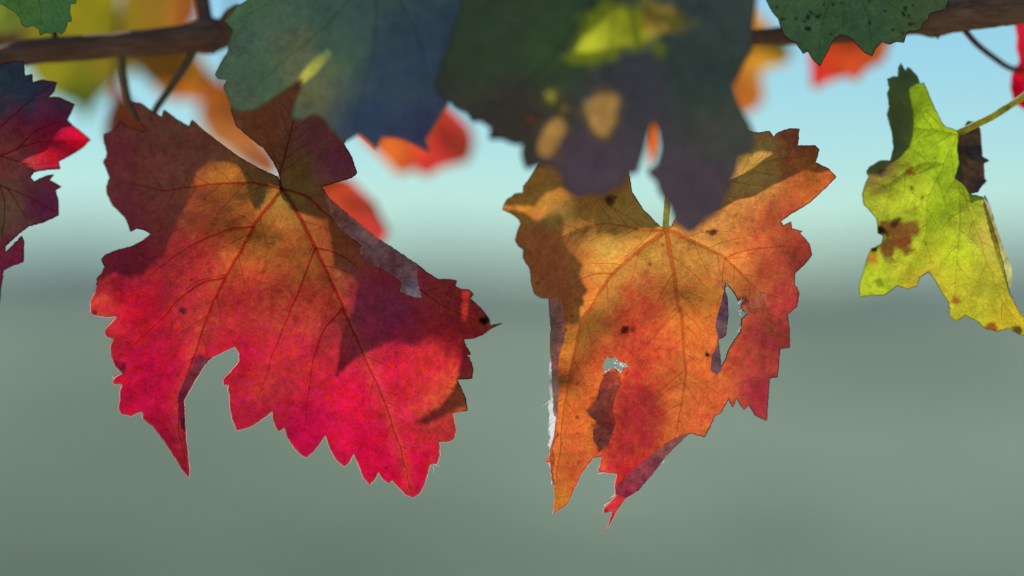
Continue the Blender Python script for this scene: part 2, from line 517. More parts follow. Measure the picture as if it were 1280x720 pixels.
    def shade(self, poly, t, label, holes=(), col=(120, 130, 45), seed=3):
        """a real leaf of the canopy overhead, up the sun's rays from this leaf, that keeps the sun off it"""
        ol = densify(poly, 4, .8, seed); hs = [densify(h, 3, .2, seed + 1 + i) for i, h in enumerate(holes)]
        V, F = triangulate(ol, hs, 7.0); x, y = V[:, 0], V[:, 1]
        P = at(x, y, self.dz(x, y)) + S * t + S[None] * (.008 * fbm(x / 60, y / 60, seed, 2))[:, None]
        b = P.mean(0)
        pig = np.broadcast_to(lin(col) * 1.3, (len(V), 3)) * (1 + .4 * fbm(x / 20, y / 20, seed))[:, None]
        root = thing('vine_leaf', b, label, 'leaf', 'unseen leaves added overhead')
        mesh_obj('blade', P, F, M_BACK, root, b, attrs={'pigment': np.clip(pig, .001, .9), 'surface': np.clip(pig * .7, .001, .9)})
        s = smooth_path(np.array([b, b + S * .015, b + S * .04 + [.001, 0, 0], b + S * .07]), .004)
        Vt, Ft = tube(s, .0009, 7); mesh_obj('petiole', Vt, Ft, M_PET_R, root, b)

# ================================================================== 1 the large red leaf
L1_OUT = [(352, 232), (347, 221), (326, 212), (301, 198), (272, 177), (253, 162), (240, 150), (236, 158), (222, 150), (205, 137), (202, 146), (192, 141),
    (178, 130), (163, 126), (170, 140), (174, 151), (184, 165), (173, 163), (160, 160), (150, 151), (146, 160), (139, 164), (129, 168), (130, 178),
    (134, 191), (133, 197), (129, 202), (133, 211), (137, 222), (133, 233), (134, 242), (141, 256), (147, 262), (156, 271), (161, 282), (163, 289),
    (171, 285), (180, 287), (189, 292), (178, 301), (164, 308), (144, 313), (131, 319), (127, 324), (131, 333), (127, 342), (121, 348), (122, 352),
    (119, 364), (113, 376), (113, 391), (119, 394), (133, 396), (146, 395), (136, 407), (131, 412), (131, 416), (134, 421), (142, 423), (138, 433),
    (139, 444), (144, 458), (153, 466), (144, 471), (140, 477), (144, 480), (153, 480), (150, 489), (150, 500), (148, 509), (151, 517), (164, 520),
    (177, 514), (180, 524), (192, 534), (203, 548), (214, 565), (228, 587), (236, 597), (237, 587), (235, 565), (232, 540), (231, 521), (230, 500), (242, 478), (256, 456), (264, 447),
    (281, 439), (294, 433), (299, 442), (299, 451), (289, 463), (279, 473), (279, 481), (286, 481), (285, 488), (287, 493), (287, 506), (290, 523),
    (296, 538), (311, 534), (325, 526), (340, 514), (341, 522), (344, 532), (348, 539), (356, 534), (358, 544), (367, 559), (376, 568), (383, 572), (393, 563),
    (407, 544), (413, 562), (420, 574), (430, 583), (437, 577), (442, 567), (447, 578), (454, 596), (462, 606), (469, 598), (473, 590), (478, 598),
    (486, 604), (490, 600), (498, 609), (507, 618), (516, 622), (524, 617), (531, 604), (537, 582), (538, 580), (547, 579), (550, 567), (549, 552),
    (558, 552), (567, 549), (570, 538), (566, 516), (576, 515), (584, 513), (582, 498), (577, 487), (571, 474), (590, 473), (591, 460), (587, 447),
    (583, 444), (588, 443), (582, 431), (579, 424), (591, 423), (604, 418), (613, 411), (628, 404), (613, 407), (611, 398), (604, 389), (593, 378),
    (587, 373), (592, 368), (586, 362), (578, 362), (569, 358), (571, 351), (562, 349), (547, 349), (536, 342), (522, 331), (507, 321), (490, 309),
    (471, 298), (448, 279), (427, 262), (410, 246), (402, 233), (440, 222), (446, 216), (440, 197), (430, 180), (440, 150), (420, 110), (395, 85), (350, 85), (305, 110),
    (289, 137), (295, 157), (312, 172), (330, 185), (342, 202), (349, 217)]
L1_V = dict(
    left=[(352, 236), (320, 229), (280, 230), (235, 234), (205, 238), (165, 230)],
    lower=[(352, 236), (349, 240), (326, 271), (317, 283), (305, 308), (280, 350), (259, 396), (248, 430), (236, 462), (225, 495), (223, 530), (231, 575)],
    mid=[(352, 236), (367, 258), (380, 280), (394, 310), (411, 346), (429, 385), (455, 445), (477, 495), (500, 560), (512, 610)],
    right=[(352, 236), (380, 244), (402, 262), (450, 306), (510, 352), (560, 385), (605, 404)],
    up=[(352, 236), (349, 222), (360, 180), (376, 120)])
L1 = Leaf(L1_OUT, (352, 236),
    [(352, 236, .001), (200, 200, .016), (140, 170, .026), (135, 240, .022), (165, 128, .024), (240, 155, .020), (300, 200, .010), (120, 380, .007), (140, 330, .012), (150, 500, .004), (236, 590, -.003),
     (260, 400, -.002), (300, 330, -.003), (350, 400, -.005), (300, 530, .001), (383, 570, -.001), (430, 450, -.006), (512, 615, .003), (462, 600, .001),
     (580, 510, .004), (540, 450, -.002), (500, 370, .003), (470, 300, .009), (430, 265, .010), (620, 405, .012), (580, 375, .010), (400, 160, .006), (440, 215, -.002), (330, 160, .014), (380, 100, .010)],
    [(345, 250, (150, 115, 50)), (280, 225, (178, 112, 42)), (255, 250, (190, 88, 44)), (330, 300, (178, 108, 45)), (300, 290, (184, 92, 44)), (300, 380, (188, 40, 48)), (240, 330, (200, 48, 52)),
     (170, 380, (206, 20, 55)), (125, 380, (208, 60, 55)), (190, 460, (190, 10, 62)), (180, 500, (190, 14, 62)), (230, 580, (160, 10, 55)), (380, 330, (176, 100, 45)),
     (400, 380, (192, 60, 45)), (370, 430, (196, 42, 58)), (330, 480, (184, 48, 52)), (310, 520, (184, 30, 60)), (380, 540, (196, 8, 72)), (450, 500, (208, 20, 66)), (345, 370, (190, 62, 48)),
     (510, 590, (208, 4, 66)), (470, 560, (208, 8, 66)), (540, 450, (206, 46, 54)), (530, 410, (208, 44, 54)), (560, 540, (194, 44, 54)), (578, 512, (202, 92, 48)), (300, 450, (190, 20, 60)),
     (490, 460, (208, 28, 66)), (190, 200, (172, 70, 48)), (150, 250, (172, 50, 52)), (140, 190, (172, 45, 55)), (210, 160, (160, 84, 42)), (250, 180, (165, 80, 45)), (330, 170, (165, 80, 45)), (380, 210, (150, 95, 45)), (400, 180, (150, 62, 72)), (430, 200, (150, 50, 80)),
     (470, 370, (176, 28, 72)), (500, 400, (176, 22, 76)), (580, 390, (190, 40, 46)), (583, 372, (196, 56, 44)), (160, 330, (170, 30, 60)), (345, 330, (184, 88, 42)), (420, 330, (176, 86, 45))],
    [(345, 250, (150, 110, 70)), (200, 200, (206, 122, 122)), (150, 250, (206, 118, 128)), (150, 160, (206, 122, 122)), (400, 170, (170, 110, 100)), (300, 330, (160, 84, 56)), (400, 340, (160, 80, 56)), (170, 400, (160, 34, 56)), (200, 500, (160, 26, 60)), (310, 500, (160, 32, 56)), (400, 500, (170, 24, 60)), (500, 560, (170, 22, 58)), (540, 470, (170, 44, 56)), (480, 380, (176, 110, 120)), (440, 350, (176, 110, 110)), (520, 400, (176, 90, 110)), (580, 390, (175, 40, 50)), (160, 330, (170, 70, 76))], 'large red leaf with yellow centre hanging in the left half, its lower lobes sunlit', group='sunlit autumn leaves in focus',  # paler surface points in the shaded parts lighten that shade by colour
    veins=list(L1_V.values()), vein_mat=M_VEIN_RED, seed=11, surf_mul=.3, pscale=1.33, chroma=1.1, vein_tint=((196, 120, 48), 8.0, .17),
    spots=[(228, 388, 5, (70, 20, 45), .8), (605, 401, 6, (15, 10, 12), 1), (246, 452, 9, (95, 15, 50), .6), (152, 462, 8, (70, 15, 40), .8), (119, 390, 4, (70, 15, 35), .8), (300, 470, 3, (90, 20, 40), .6), (366, 503, 3, (100, 15, 50), .6)])
for k, v in L1_V.items():
    L1.vein([v], [(.00062 if k in ('lower', 'mid') else .00042, .00016)])
L1.side([[(317, 283), (309, 283), (276, 290), (240, 306), (217, 321), (185, 345)], [(281, 347), (255, 354), (222, 375), (205, 396), (165, 432)],
         [(394, 310), (377, 355), (360, 395), (342, 440), (322, 500)], [(394, 310), (420, 317), (450, 335)], [(429, 385), (402, 420), (388, 475), (380, 540)]], [(.00034, .0001)] * 5)
L1.side([[(455, 445), (500, 440), (540, 455)], [(477, 495), (470, 540), (462, 590)], [(477, 495), (520, 515), (545, 540)], [(259, 396), (225, 425), (190, 480)]], [(.0003, .0001)] * 4, M_VEIN_GOLD)
bp, br = [], []
for k, v in L1_V.items():
    a, b = L1.auto_branches(v, 11, 62, r=.00017); bp += a; br += b
L1.vein(bp, br, plain_trans('fine_red_vein', T(150, 70, 50), T(200, 85, 52), .6, clear=.6, ccol=(.95,.8,.7)), name='veinlet')
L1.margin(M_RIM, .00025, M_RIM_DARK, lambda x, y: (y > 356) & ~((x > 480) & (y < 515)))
L1.stalk([(352, 236, .002), (356, 215, .012), (372, 160, .03), (392, 90, .045), (405, 52, .052)], .0008, .0010, M_PET_R)
L1.flap([(404, 240), (427, 262), (448, 279), (471, 298), (490, 309), (507, 321), (522, 331), (521, 346), (527, 372), (516, 371), (500, 364), (503, 354), (492, 344), (478, 336), (462, 330), (450, 318), (452, 306), (432, 292), (418, 278)],
        [(404, 240, -.0006), (427, 262, -.0004), (471, 298, -.0004), (507, 321, -.0004), (522, 331, -.0004), (524, 370, -.009), (500, 362, -.0075), (478, 336, -.006), (452, 312, -.006), (430, 288, -.004)],
        [(430, 270, (190, 90, 80)), (500, 340, (190, 100, 100))], [(410, 250, (220, 130, 118)), (470, 310, (250, 172, 160)), (490, 325, (215, 130, 122)), (505, 330, (240, 156, 148)), (515, 366, (250, 200, 195)), (460, 325, (215, 120, 120))])
L1.flap([(266, 446), (256, 456), (242, 478), (230, 500), (231, 521), (232, 540), (227, 536), (223, 515), (222, 497), (228, 480), (238, 462), (250, 449)],
        [(266, 446, -.0002), (242, 478, -.0003), (231, 521, -.0003), (226, 500, -.0035), (240, 460, -.003)],
        [(240, 470, (215, 30, 80)), (226, 520, (215, 14, 66))], [(240, 470, (180, 90, 120)), (255, 452, (200, 110, 130)), (226, 520, (180, 50, 86))])
L1.fibres([(543, 580, -60, 8, 0), (541, 583, -45, 9, 0), (142, 474, 100, 5, 0)], .0001)

# ================================================================== 2 the torn orange leaf
L2_OUT = [(826, 284), (804, 262), (790, 240), (786, 217), (782, 190), (740, 165), (695, 180), (672, 205), (662, 223), (654, 233), (654, 241), (644, 242), (633, 250), (628, 262),
    (638, 266), (648, 273), (651, 279), (647, 289), (644, 300), (649, 308), (654, 311), (654, 322), (661, 333), (663, 338), (664, 353), (668, 367), (676, 372), (686, 373),
    (687, 391), (689, 409), (688, 431), (689, 453), (693, 466), (695, 480), (694, 500), (696, 520), (693, 545), (686, 570), (681, 577), (688, 578), (690, 598), (693, 607), (693, 627),
    (691, 642), (702, 635), (709, 630), (717, 613), (727, 591), (742, 572), (752, 570), (748, 590), (757, 590), (771, 592), (768, 608), (770, 619), (756, 634), (754, 641),
    (765, 639), (760, 656), (757, 665), (764, 652), (771, 638), (782, 623), (797, 613), (816, 591), (831, 570), (847, 554), (863, 541), (872, 544), (881, 546), (886, 536),
    (894, 519), (901, 516), (911, 498), (916, 509), (920, 498), (930, 512), (936, 506), (944, 519), (958, 526), (962, 473), (972, 471), (975, 436), (987, 434),
    (987, 412), (984, 393), (996, 383), (999, 366), (993, 354), (994, 341), (1004, 332), (1015, 318), (1011, 304), (1000, 291), (1003, 289), (990, 286), (989, 277), (979, 282),
    (976, 277), (986, 269), (1011, 254), (1033, 234), (1045, 221), (1036, 211), (1019, 203), (1024, 187), (1019, 182), (997, 182), (999, 161), (986, 161),
    (974, 165), (967, 171), (962, 164), (946, 166), (920, 160), (892, 180), (872, 215), (852, 255), (840, 283)]
L2_HOLE = [(907, 354), (913, 360), (918, 366), (923, 376), (929, 372), (926, 387), (935, 391), (927, 399), (926, 415), (918, 425), (910, 439), (906, 451), (901, 460), (900, 448), (897, 425), (907, 419), (910, 396), (909, 372), (905, 362)]
L2_V = dict(
    left=[(832, 287), (800, 287), (770, 281), (745, 281), (720, 288), (695, 300)],
    lower=[(832, 287), (818, 298), (790, 320), (765, 342), (750, 365), (735, 388), (725, 410), (712, 470), (702, 540), (696, 600)],
    mid=[(833, 288), (838, 320), (846, 365), (850, 385), (854, 420), (856, 450), (855, 480), (848, 530), (838, 560)],
    right=[(834, 287), (870, 303), (905, 323), (930, 345), (955, 375), (968, 420)],
    up=[(834, 285), (880, 250), (930, 218), (970, 200), (1010, 195)])
L2 = Leaf(L2_OUT, (832, 287),
    [(832, 287, .003), (640, 262, .021), (655, 320, .021), (672, 368, .018), (690, 230, .020), (760, 300, .000), (720, 360, .004), (690, 450, .005), (720, 500, -.002), (692, 635, .000), (770, 450, -.003), (757, 560, -.002),
     (850, 400, -.006), (850, 500, -.003), (800, 600, .004), (760, 655, .006), (900, 400, -.002), (900, 300, .000), (960, 330, .005), (1010, 315, .012), (960, 420, .006), (955, 520, .011), (985, 400, .010), (880, 540, .006), (930, 230, .002), (1040, 222, .000), (1000, 170, .006), (940, 170, .006)],
    [(700, 270, (216, 160, 78)), (760, 310, (222, 168, 78)), (800, 270, (218, 156, 66)), (870, 270, (208, 140, 74)), (940, 205, (224, 172, 90)), (1020, 225, (204, 112, 50)), (1043, 221, (195, 80, 45)),
     (820, 330, (224, 160, 72)), (880, 310, (218, 152, 74)), (760, 380, (222, 154, 66)), (800, 378, (208, 80, 52)), (825, 360, (216, 118, 55)), (788, 405, (205, 66, 46)), (768, 425, (206, 80, 46)), (740, 400, (224, 150, 60)),
     (720, 430, (226, 148, 52)), (720, 500, (228, 112, 46)), (700, 632, (226, 134, 42)), (715, 560, (222, 100, 50)), (735, 540, (226, 130, 50)), (745, 480, (222, 120, 48)), (725, 470, (222, 100, 48)), (880, 370, (216, 132, 52)), (870, 420, (212, 112, 46)),
     (830, 440, (196, 80, 40)), (800, 480, (160, 36, 36)), (770, 490, (168, 40, 36)), (842, 530, (196, 96, 42)), (780, 560, (160, 26, 36)), (765, 600, (185, 30, 42)), (757, 655, (180, 20, 60)), (880, 470, (206, 102, 46)), (870, 520, (186, 84, 46)),
     (960, 330, (168, 66, 42)), (960, 420, (140, 36, 46)), (950, 490, (136, 28, 50)), (1000, 310, (138, 50, 38)), (690, 340, (232, 118, 62)), (675, 300, (230, 112, 60)), (660, 250, (214, 136, 52)), (715, 380, (228, 118, 58)), (1000, 180, (180, 74, 46)), (960, 300, (180, 82, 46)), (925, 440, (160, 55, 45)), (975, 380, (152, 44, 46)), (985, 280, (150, 64, 40)), (1005, 325, (130, 40, 40)), (930, 320, (205, 118, 58)), (1030, 235, (190, 96, 48)), (740, 230, (206, 126, 54)), (790, 440, (190, 56, 40)), (810, 375, (206, 74, 48)), (778, 400, (204, 62, 46)), (758, 440, (206, 72, 44)), (740, 455, (214, 90, 46)), (800, 455, (176, 46, 38)), (815, 505, (136, 22, 34)), (822, 522, (132, 18, 34)), (805, 500, (140, 26, 34)), (812, 540, (136, 22, 34)), (795, 535, (150, 24, 36)), (785, 520, (160, 30, 36)), (800, 545, (164, 34, 36)), (775, 590, (176, 26, 44)), (720, 540, (222, 96, 46)), (705, 590, (222, 100, 46)), (866, 400, (214, 116, 48)), (858, 330, (222, 146, 66)), (830, 470, (200, 92, 42)), (840, 500, (206, 108, 46)), (770, 345, (224, 158, 68)), (865, 470, (204, 96, 44)), (755, 400, (218, 118, 54))],  # pigment raised near the left margin to lighten the shade there
    (168, 104, 84), 'orange and yellow torn leaf with holes hanging right of centre', group='sunlit autumn leaves in focus',
    holes=[L2_HOLE, [(754, 455), (759, 446), (764, 449), (769, 446), (773, 452), (780, 453), (786, 458), (779, 460), (776, 466), (769, 460), (762, 462), (756, 467)]],
    veins=list(L2_V.values()), vein_mat=M_VEIN_PINK, seed=23, surf_mul=.3, pscale=1.6, chroma=1.09, vein_tint=((225, 150, 60), 8.0, .3),
    spots=[(781, 412, 8, (80, 20, 20), .95), (890, 291, 7, (90, 28, 25), .9), (763, 251, 9, (60, 25, 20), .85), (884, 443, 5, (40, 15, 15), 1), (746, 512, 12, (110, 30, 25), .8), (752, 545, 13, (95, 25, 25), .85), (740, 516, 6, (90, 30, 25), .9), (757, 492, 13, (140, 36, 30), .7),
           (914, 380, 8, (90, 35, 30), .5), (928, 376, 7, (90, 20, 35), .7), (702, 478, 5, (150, 140, 40), .8)])
for k, v in L2_V.items():
    L2.vein([v], [(.0008 if k == 'mid' else .0006 if k in ('lower', 'right') else .0004, .00016)], M_VEIN_GOLD if k == 'up' else None)
L2.side([[(765, 342), (745, 343), (728, 349), (712, 360)], [(905, 323), (935, 312), (965, 308), (990, 306)], [(905, 323), (904, 340), (903, 352)]], [(.00034, .0001)] * 3)
L2.side([[(850, 385), (822, 415), (795, 450), (772, 485)], [(850, 385), (870, 402), (888, 432)], [(855, 478), (830, 492), (800, 528)], [(930, 218), (950, 200), (962, 183)]], [(.0003, .0001)] * 4, M_VEIN_GOLD)
bp, br = [], []
for k, v in L2_V.items():
    a, b = L2.auto_branches(v, 11, 60, r=.00016); bp += a; br += b
L2.vein(bp, br, plain_trans('fine_gold_vein', T(180, 110, 60), T(215, 130, 60), .6, clear=.6, ccol=(.95,.8,.7)), name='veinlet')
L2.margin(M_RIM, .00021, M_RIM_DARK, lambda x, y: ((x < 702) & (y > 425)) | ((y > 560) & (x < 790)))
V, F = ridge(L2.pts(L2.holes[0]), np.full(len(L2.holes[0]), .00017), 6, 1.2, closed=True)
mesh_obj('tear_margin', V, F, M_RIM_DARK, L2.root, L2.base)
L2.stalk([(832, 287, .0025), (833, 270, .004), (836, 240, .007), (845, 180, .015), (852, 100, .036), (856, 52, .057)], .0010, .0010, M_PET_Y)
L2.flap([(770, 617), (768, 608), (778, 600), (800, 580), (820, 565), (835, 552), (852, 543), (862, 541), (847, 556), (831, 572), (816, 593), (797, 614), (784, 622), (776, 620)],
        [(770, 612, -.002), (800, 580, -.004), (835, 553, -.003), (862, 541, -.001), (816, 593, -.0005), (790, 617, -.0005)],
        [(800, 600, (225, 60, 90)), (850, 548, (215, 100, 80))], [(775, 612, (235, 96, 130)), (800, 590, (240, 130, 150)), (845, 553, (235, 160, 150))])
L2.flap([(687, 373), (702, 372), (706, 400), (705, 424), (699, 444), (697, 470), (699, 490), (696, 520), (692, 520), (690, 480), (688, 431), (689, 409)],
        [(687, 373, -.0005), (689, 430, -.0004), (692, 515, -.0004), (705, 400, -.003), (703, 430, -.003), (698, 480, -.002)],
        [(695, 400, (210, 110, 70)), (695, 500, (225, 140, 90))], [(695, 390, (215, 146, 124)), (696, 440, (225, 166, 150)), (695, 500, (236, 190, 170))])
L2.flap([(906, 360), (909, 372), (910, 396), (907, 419), (898, 424), (894, 408), (897, 392), (902, 376)],
        [(909, 372, -.0004), (907, 418, -.0004), (897, 400, -.003)], [(903, 395, (130, 60, 60))], [(900, 395, (196, 142, 150)), (907, 400, (210, 160, 170))])
L2.flap([(899, 430), (901, 448), (902, 462), (896, 470), (888, 462), (890, 444), (896, 432)],
        [(900, 440, -.0004), (890, 455, -.002)], [(896, 450, (130, 65, 65))], [(893, 455, (200, 156, 160)), (900, 440, (210, 160, 165))])
L2.flap([(757, 466), (768, 464), (775, 470), (776, 482), (769, 496), (766, 512), (770, 528), (764, 545), (760, 558), (751, 563), (742, 552), (741, 538), (745, 526), (738, 521), (734, 514), (741, 507), (746, 496), (750, 480)],
        [(757, 466, -.0004), (775, 480, -.0003), (768, 520, -.0004), (738, 515, -.004), (745, 500, -.003), (755, 540, -.004), (752, 562, -.005)],
        [(755, 480, (236, 110, 66)), (745, 515, (200, 96, 60)), (765, 510, (230, 84, 60)), (752, 550, (205, 96, 64))], [(755, 480, (226, 134, 108)), (745, 515, (190, 112, 90)), (765, 530, (215, 110, 96)), (752, 550, (200, 120, 100))], name='dried_curl')
ed = [(687, 452), (690, 458), (693, 466), (695, 480), (697, 490), (694, 500), (698, 512), (696, 522), (695, 534), (699, 541), (693, 549), (691, 560), (694, 572), (691, 584), (692, 600), (689, 606), (689, 590), (686, 580), (688, 566), (685, 556), (688, 546), (686, 534), (687, 520), (685, 508), (688, 497), (686, 484), (686, 470)]
L2.flap(ed, [(690, 470, .0004), (690, 590, .0004)], [(690, 500, (250, 240, 232))], [(690, 500, (245, 238, 235))], mat=M_FLUFF, name='bare_edge')
fb = [(random.uniform(686, 696), 455 + 125 * random.random(), random.choice([80, 100, 262, 278]) + random.uniform(-14, 14), random.uniform(8, 18), random.uniform(-.001, .0008)) for k in range(12)]
L2.fibres(fb, .00013)
L2.fibres([(906 + random.uniform(-2, 3), 355 + random.uniform(0, 9), 90 + random.uniform(-40, 40), 6, -.0005) for k in range(9)], .00016)
L2.fibres([(926 + 27 * f + random.uniform(-2, 2), 392 - 20 * f + random.uniform(-3, 3), random.choice([30, 210, -20, 60]) + random.uniform(-25, 25), random.uniform(4, 10), -.001) for f in (0, .1, .2, .3, .4, .5, .6, .7, .8, .9, 1, 1, .95, .9, .7, .5)], .0002)
L2.fibres([(924, 384, 60, 12, -.001), (927, 372, 250, 10, -.001), (929, 391, 10, 14, -.001), (922, 414, 25, 8, -.001)], .0002)
L2.fibres([(755 + random.uniform(0, 28), 450 + random.uniform(0, 16), random.uniform(0, 360), random.uniform(3, 7), .0006) for k in range(16)], .00036)
L2.fibres([(754, 541, 70, 6, -.001), (755, 546, 100, 6, -.001), (751, 588, 60, 8, 0), (748, 592, 30, 9, 0), (747, 588, 100, 8, 0), (757, 640, 90, 10, 0), (755, 632, 45, 12, 0), (763, 622, 45, 12, 0), (760, 640, 60, 14, 0), (767, 618, 40, 8, 0), (829, 578, 80, 6, 0)], .0002)

# ================================================================== 3 the yellow-green leaf at the right
L3_OUT = [(1200, 165), (1190, 161), (1182, 159), (1176, 151), (1165, 128), (1155, 104), (1149, 104), (1147, 96), (1139, 87), (1135, 84), (1132, 89), (1126, 79), (1123, 85), (1123, 96), (1118, 96), (1109, 99), (1112, 110),
    (1109, 117), (1112, 134), (1109, 143), (1115, 165), (1117, 186), (1113, 201), (1100, 201), (1087, 209), (1083, 215), (1086, 221), (1081, 232), (1078, 244), (1080, 256), (1086, 261), (1095, 272), (1097, 281),
    (1097, 291), (1105, 295), (1101, 305), (1089, 311), (1085, 320), (1079, 340), (1074, 357), (1075, 371), (1087, 369), (1105, 369), (1121, 357), (1135, 361), (1147, 357), (1149, 347), (1161, 340),
    (1169, 350), (1177, 365), (1187, 380), (1187, 395), (1196, 401), (1207, 394), (1220, 401), (1232, 411), (1247, 414), (1260, 410), (1272, 417), (1284, 421), (1300, 424), (1296, 415), (1275, 392), (1262, 366), (1254, 330),
    (1245, 296), (1236, 268), (1228, 246), (1212, 243), (1207, 232), (1200, 222), (1200, 204), (1197, 183)]
L3_V = dict(mid=[(1198, 168), (1180, 205), (1160, 250), (1155, 300), (1130, 345)], down=[(1198, 168), (1200, 250), (1198, 300), (1195, 345), (1192, 390)],
            right=[(1198, 168), (1205, 240), (1228, 310), (1250, 370), (1280, 410)], left=[(1198, 168), (1165, 162), (1140, 160), (1118, 150)], low=[(1180, 205), (1150, 205), (1110, 230), (1090, 240)])
L3 = Leaf(L3_OUT, (1198, 167),
    [(1198, 167, .012), (1126, 85, .020), (1112, 150, .022), (1090, 215, .018), (1080, 250, .014), (1150, 160, .012), (1140, 230, .010), (1076, 365, .012), (1160, 340, .010), (1200, 300, .006), (1240, 320, .012), (1250, 410, .008), (1295, 420, .010)],
    [(1150, 120, (166, 190, 38)), (1170, 160, (168, 190, 40)), (1130, 100, (130, 150, 60)), (1112, 150, (120, 140, 60)), (1130, 230, (182, 192, 50)), (1170, 200, (158, 182, 38)), (1175, 260, (168, 184, 42)), (1110, 250, (192, 196, 56)), (1140, 330, (176, 180, 50)), (1090, 350, (182, 190, 50)), (1200, 320, (174, 184, 44)),
     (1230, 350, (190, 178, 58)), (1215, 390, (196, 186, 52)), (1265, 400, (204, 176, 46)), (1240, 300, (176, 160, 74)), (1190, 370, (192, 180, 52)), (1152, 352, (196, 160, 56)), (1097, 215, (150, 110, 70))],
    (118, 124, 62), 'yellow-green leaf with brown burnt patches hanging at the right edge', group='sunlit autumn leaves in focus',
    veins=list(L3_V.values()), vein_mat=M_VEIN_GREEN, seed=37, mat=M_LEAF_G, pscale=1.48, pucker=.0012, noise=.0014,
    spots=[(1122, 292, 21, (150, 84, 42), .95), (1108, 308, 14, (132, 72, 38), .9), (1138, 286, 13, (160, 92, 46), .9), (1101, 288, 9, (40, 25, 22), 1), (1092, 311, 8, (45, 28, 24), 1), (1118, 278, 8, (50, 35, 25), .8), (1088, 322, 9, (215, 120, 40), .8), (1126, 305, 12, (150, 70, 34), .8),
           (1239, 410, 11, (165, 70, 35), .9), (1194, 374, 7, (190, 90, 45), .8), (1140, 235, 4, (100, 110, 35), .8), (1137, 214, 6, (190, 90, 40), .8), (1098, 213, 12, (95, 70, 60), .9), (1105, 216, 6, (190, 150, 110), .6), (1100, 355, 6, (130, 145, 40), .7), (1272, 414, 10, (70, 60, 30), .9), (1160, 342, 6, (210, 130, 70), .7)])
for k, v in L3_V.items():
    L3.vein([v], [(.00036, .00012)])
bp, br = [], []
for k, v in L3_V.items():
    a, b = L3.auto_branches(v, 8, 45, r=.00017); bp += a; br += b
L3.vein(bp, br, plain_trans('fine_green_vein', T(150, 130, 60), T(200, 165, 65), .6, clear=.6, ccol=(.95,.8,.7)), name='veinlet')
L3.margin(M_RIM_GREEN, .00016)
L3.stalk([(1198, 167, .0122), (1215, 158, .012), (1240, 146, .014), (1262, 132, .018), (1285, 115, .022), (1320, 70, .028), (1345, 10, .03)], .0011, .0009, M_PET_G)
L3.flap([(1200, 165), (1210, 151), (1219, 152), (1226, 162), (1227, 180), (1228, 195), (1237, 201), (1230, 205), (1231, 223), (1234, 226), (1225, 236), (1222, 241), (1210, 243), (1207, 232), (1193, 223), (1199, 204), (1196, 183)],
        [(1200, 165, -.001), (1215, 155, .006), (1227, 180, .008), (1230, 220, .008), (1200, 205, -.001), (1195, 222, -.001), (1212, 200, -.004), (1215, 238, .002)],
        [(1210, 200, (70, 45, 35))], [(1210, 200, (70, 55, 50))], mat=M_DRY, name='dried_curl')
L3.flap([(1231, 243), (1238, 256), (1246, 285), (1255, 310), (1264, 332), (1266, 352), (1261, 362), (1255, 348), (1248, 325), (1240, 300), (1232, 270), (1227, 250)],
        [(1231, 243, .001), (1266, 345, .003), (1240, 300, .000), (1250, 330, 0)], mat=M_LEAF_G, colour=[(1240, 280, (190, 175, 110)), (1262, 345, (226, 214, 140)), (1233, 250, (225, 215, 190))], surface=[(1245, 300, (140, 130, 96)), (1264, 340, (200, 190, 130))], name='pale_flap')

L3.flap([(1126, 79), (1132, 88), (1135, 84), (1139, 87), (1147, 96), (1149, 104), (1141, 107), (1136, 111), (1137, 122), (1141, 140), (1142, 155), (1140, 172), (1136, 184), (1127, 195), (1117, 203), (1104, 209), (1096, 216), (1083, 217), (1087, 209), (1100, 201), (1113, 201), (1117, 186), (1115, 165), (1109, 143), (1112, 134), (1109, 117), (1112, 110), (1109, 99), (1118, 96), (1123, 96), (1123, 85)],
        [(1126, 79, -.0006), (1112, 130, -.0005), (1116, 180, -.0005), (1140, 120, -.004), (1141, 160, -.004), (1120, 200, -.003), (1090, 212, -.001)],
        [(1120, 150, (110, 118, 70))], [(1120, 150, (110, 118, 90))], mat=M_FOLD_G, name='folded_lobe')

# ================================================================== 4 the purple-red leaf at the left edge
L4_OUT = [(-30, 70), (0, 82), (13, 77), (29, 77), (31, 95), (40, 93), (41, 103), (53, 100), (71, 103), (67, 115), (60, 122), (73, 122), (93, 131), (89, 140), (84, 150), (89, 155), (113, 175), (100, 187), (73, 202), (75, 211),
    (58, 212), (42, 215), (38, 222), (42, 227), (58, 220), (67, 218), (62, 225), (76, 233), (69, 238), (73, 251), (73, 269), (53, 278), (36, 282), (22, 293), (7, 307), (7, 315), (27, 295), (30, 302), (29, 327), (13, 333), (4, 338),
    (1, 360), (-2, 390), (-20, 420), (-60, 400), (-110, 330), (-140, 240), (-120, 140), (-70, 90)]
L4_V = dict(a=[(-40, 210), (0, 195), (50, 178), (108, 175)], b=[(-40, 210), (0, 160), (40, 125), (66, 106)], c=[(-40, 210), (10, 235), (45, 250), (70, 266)], d=[(-40, 210), (-20, 270), (-5, 330), (0, 370)])
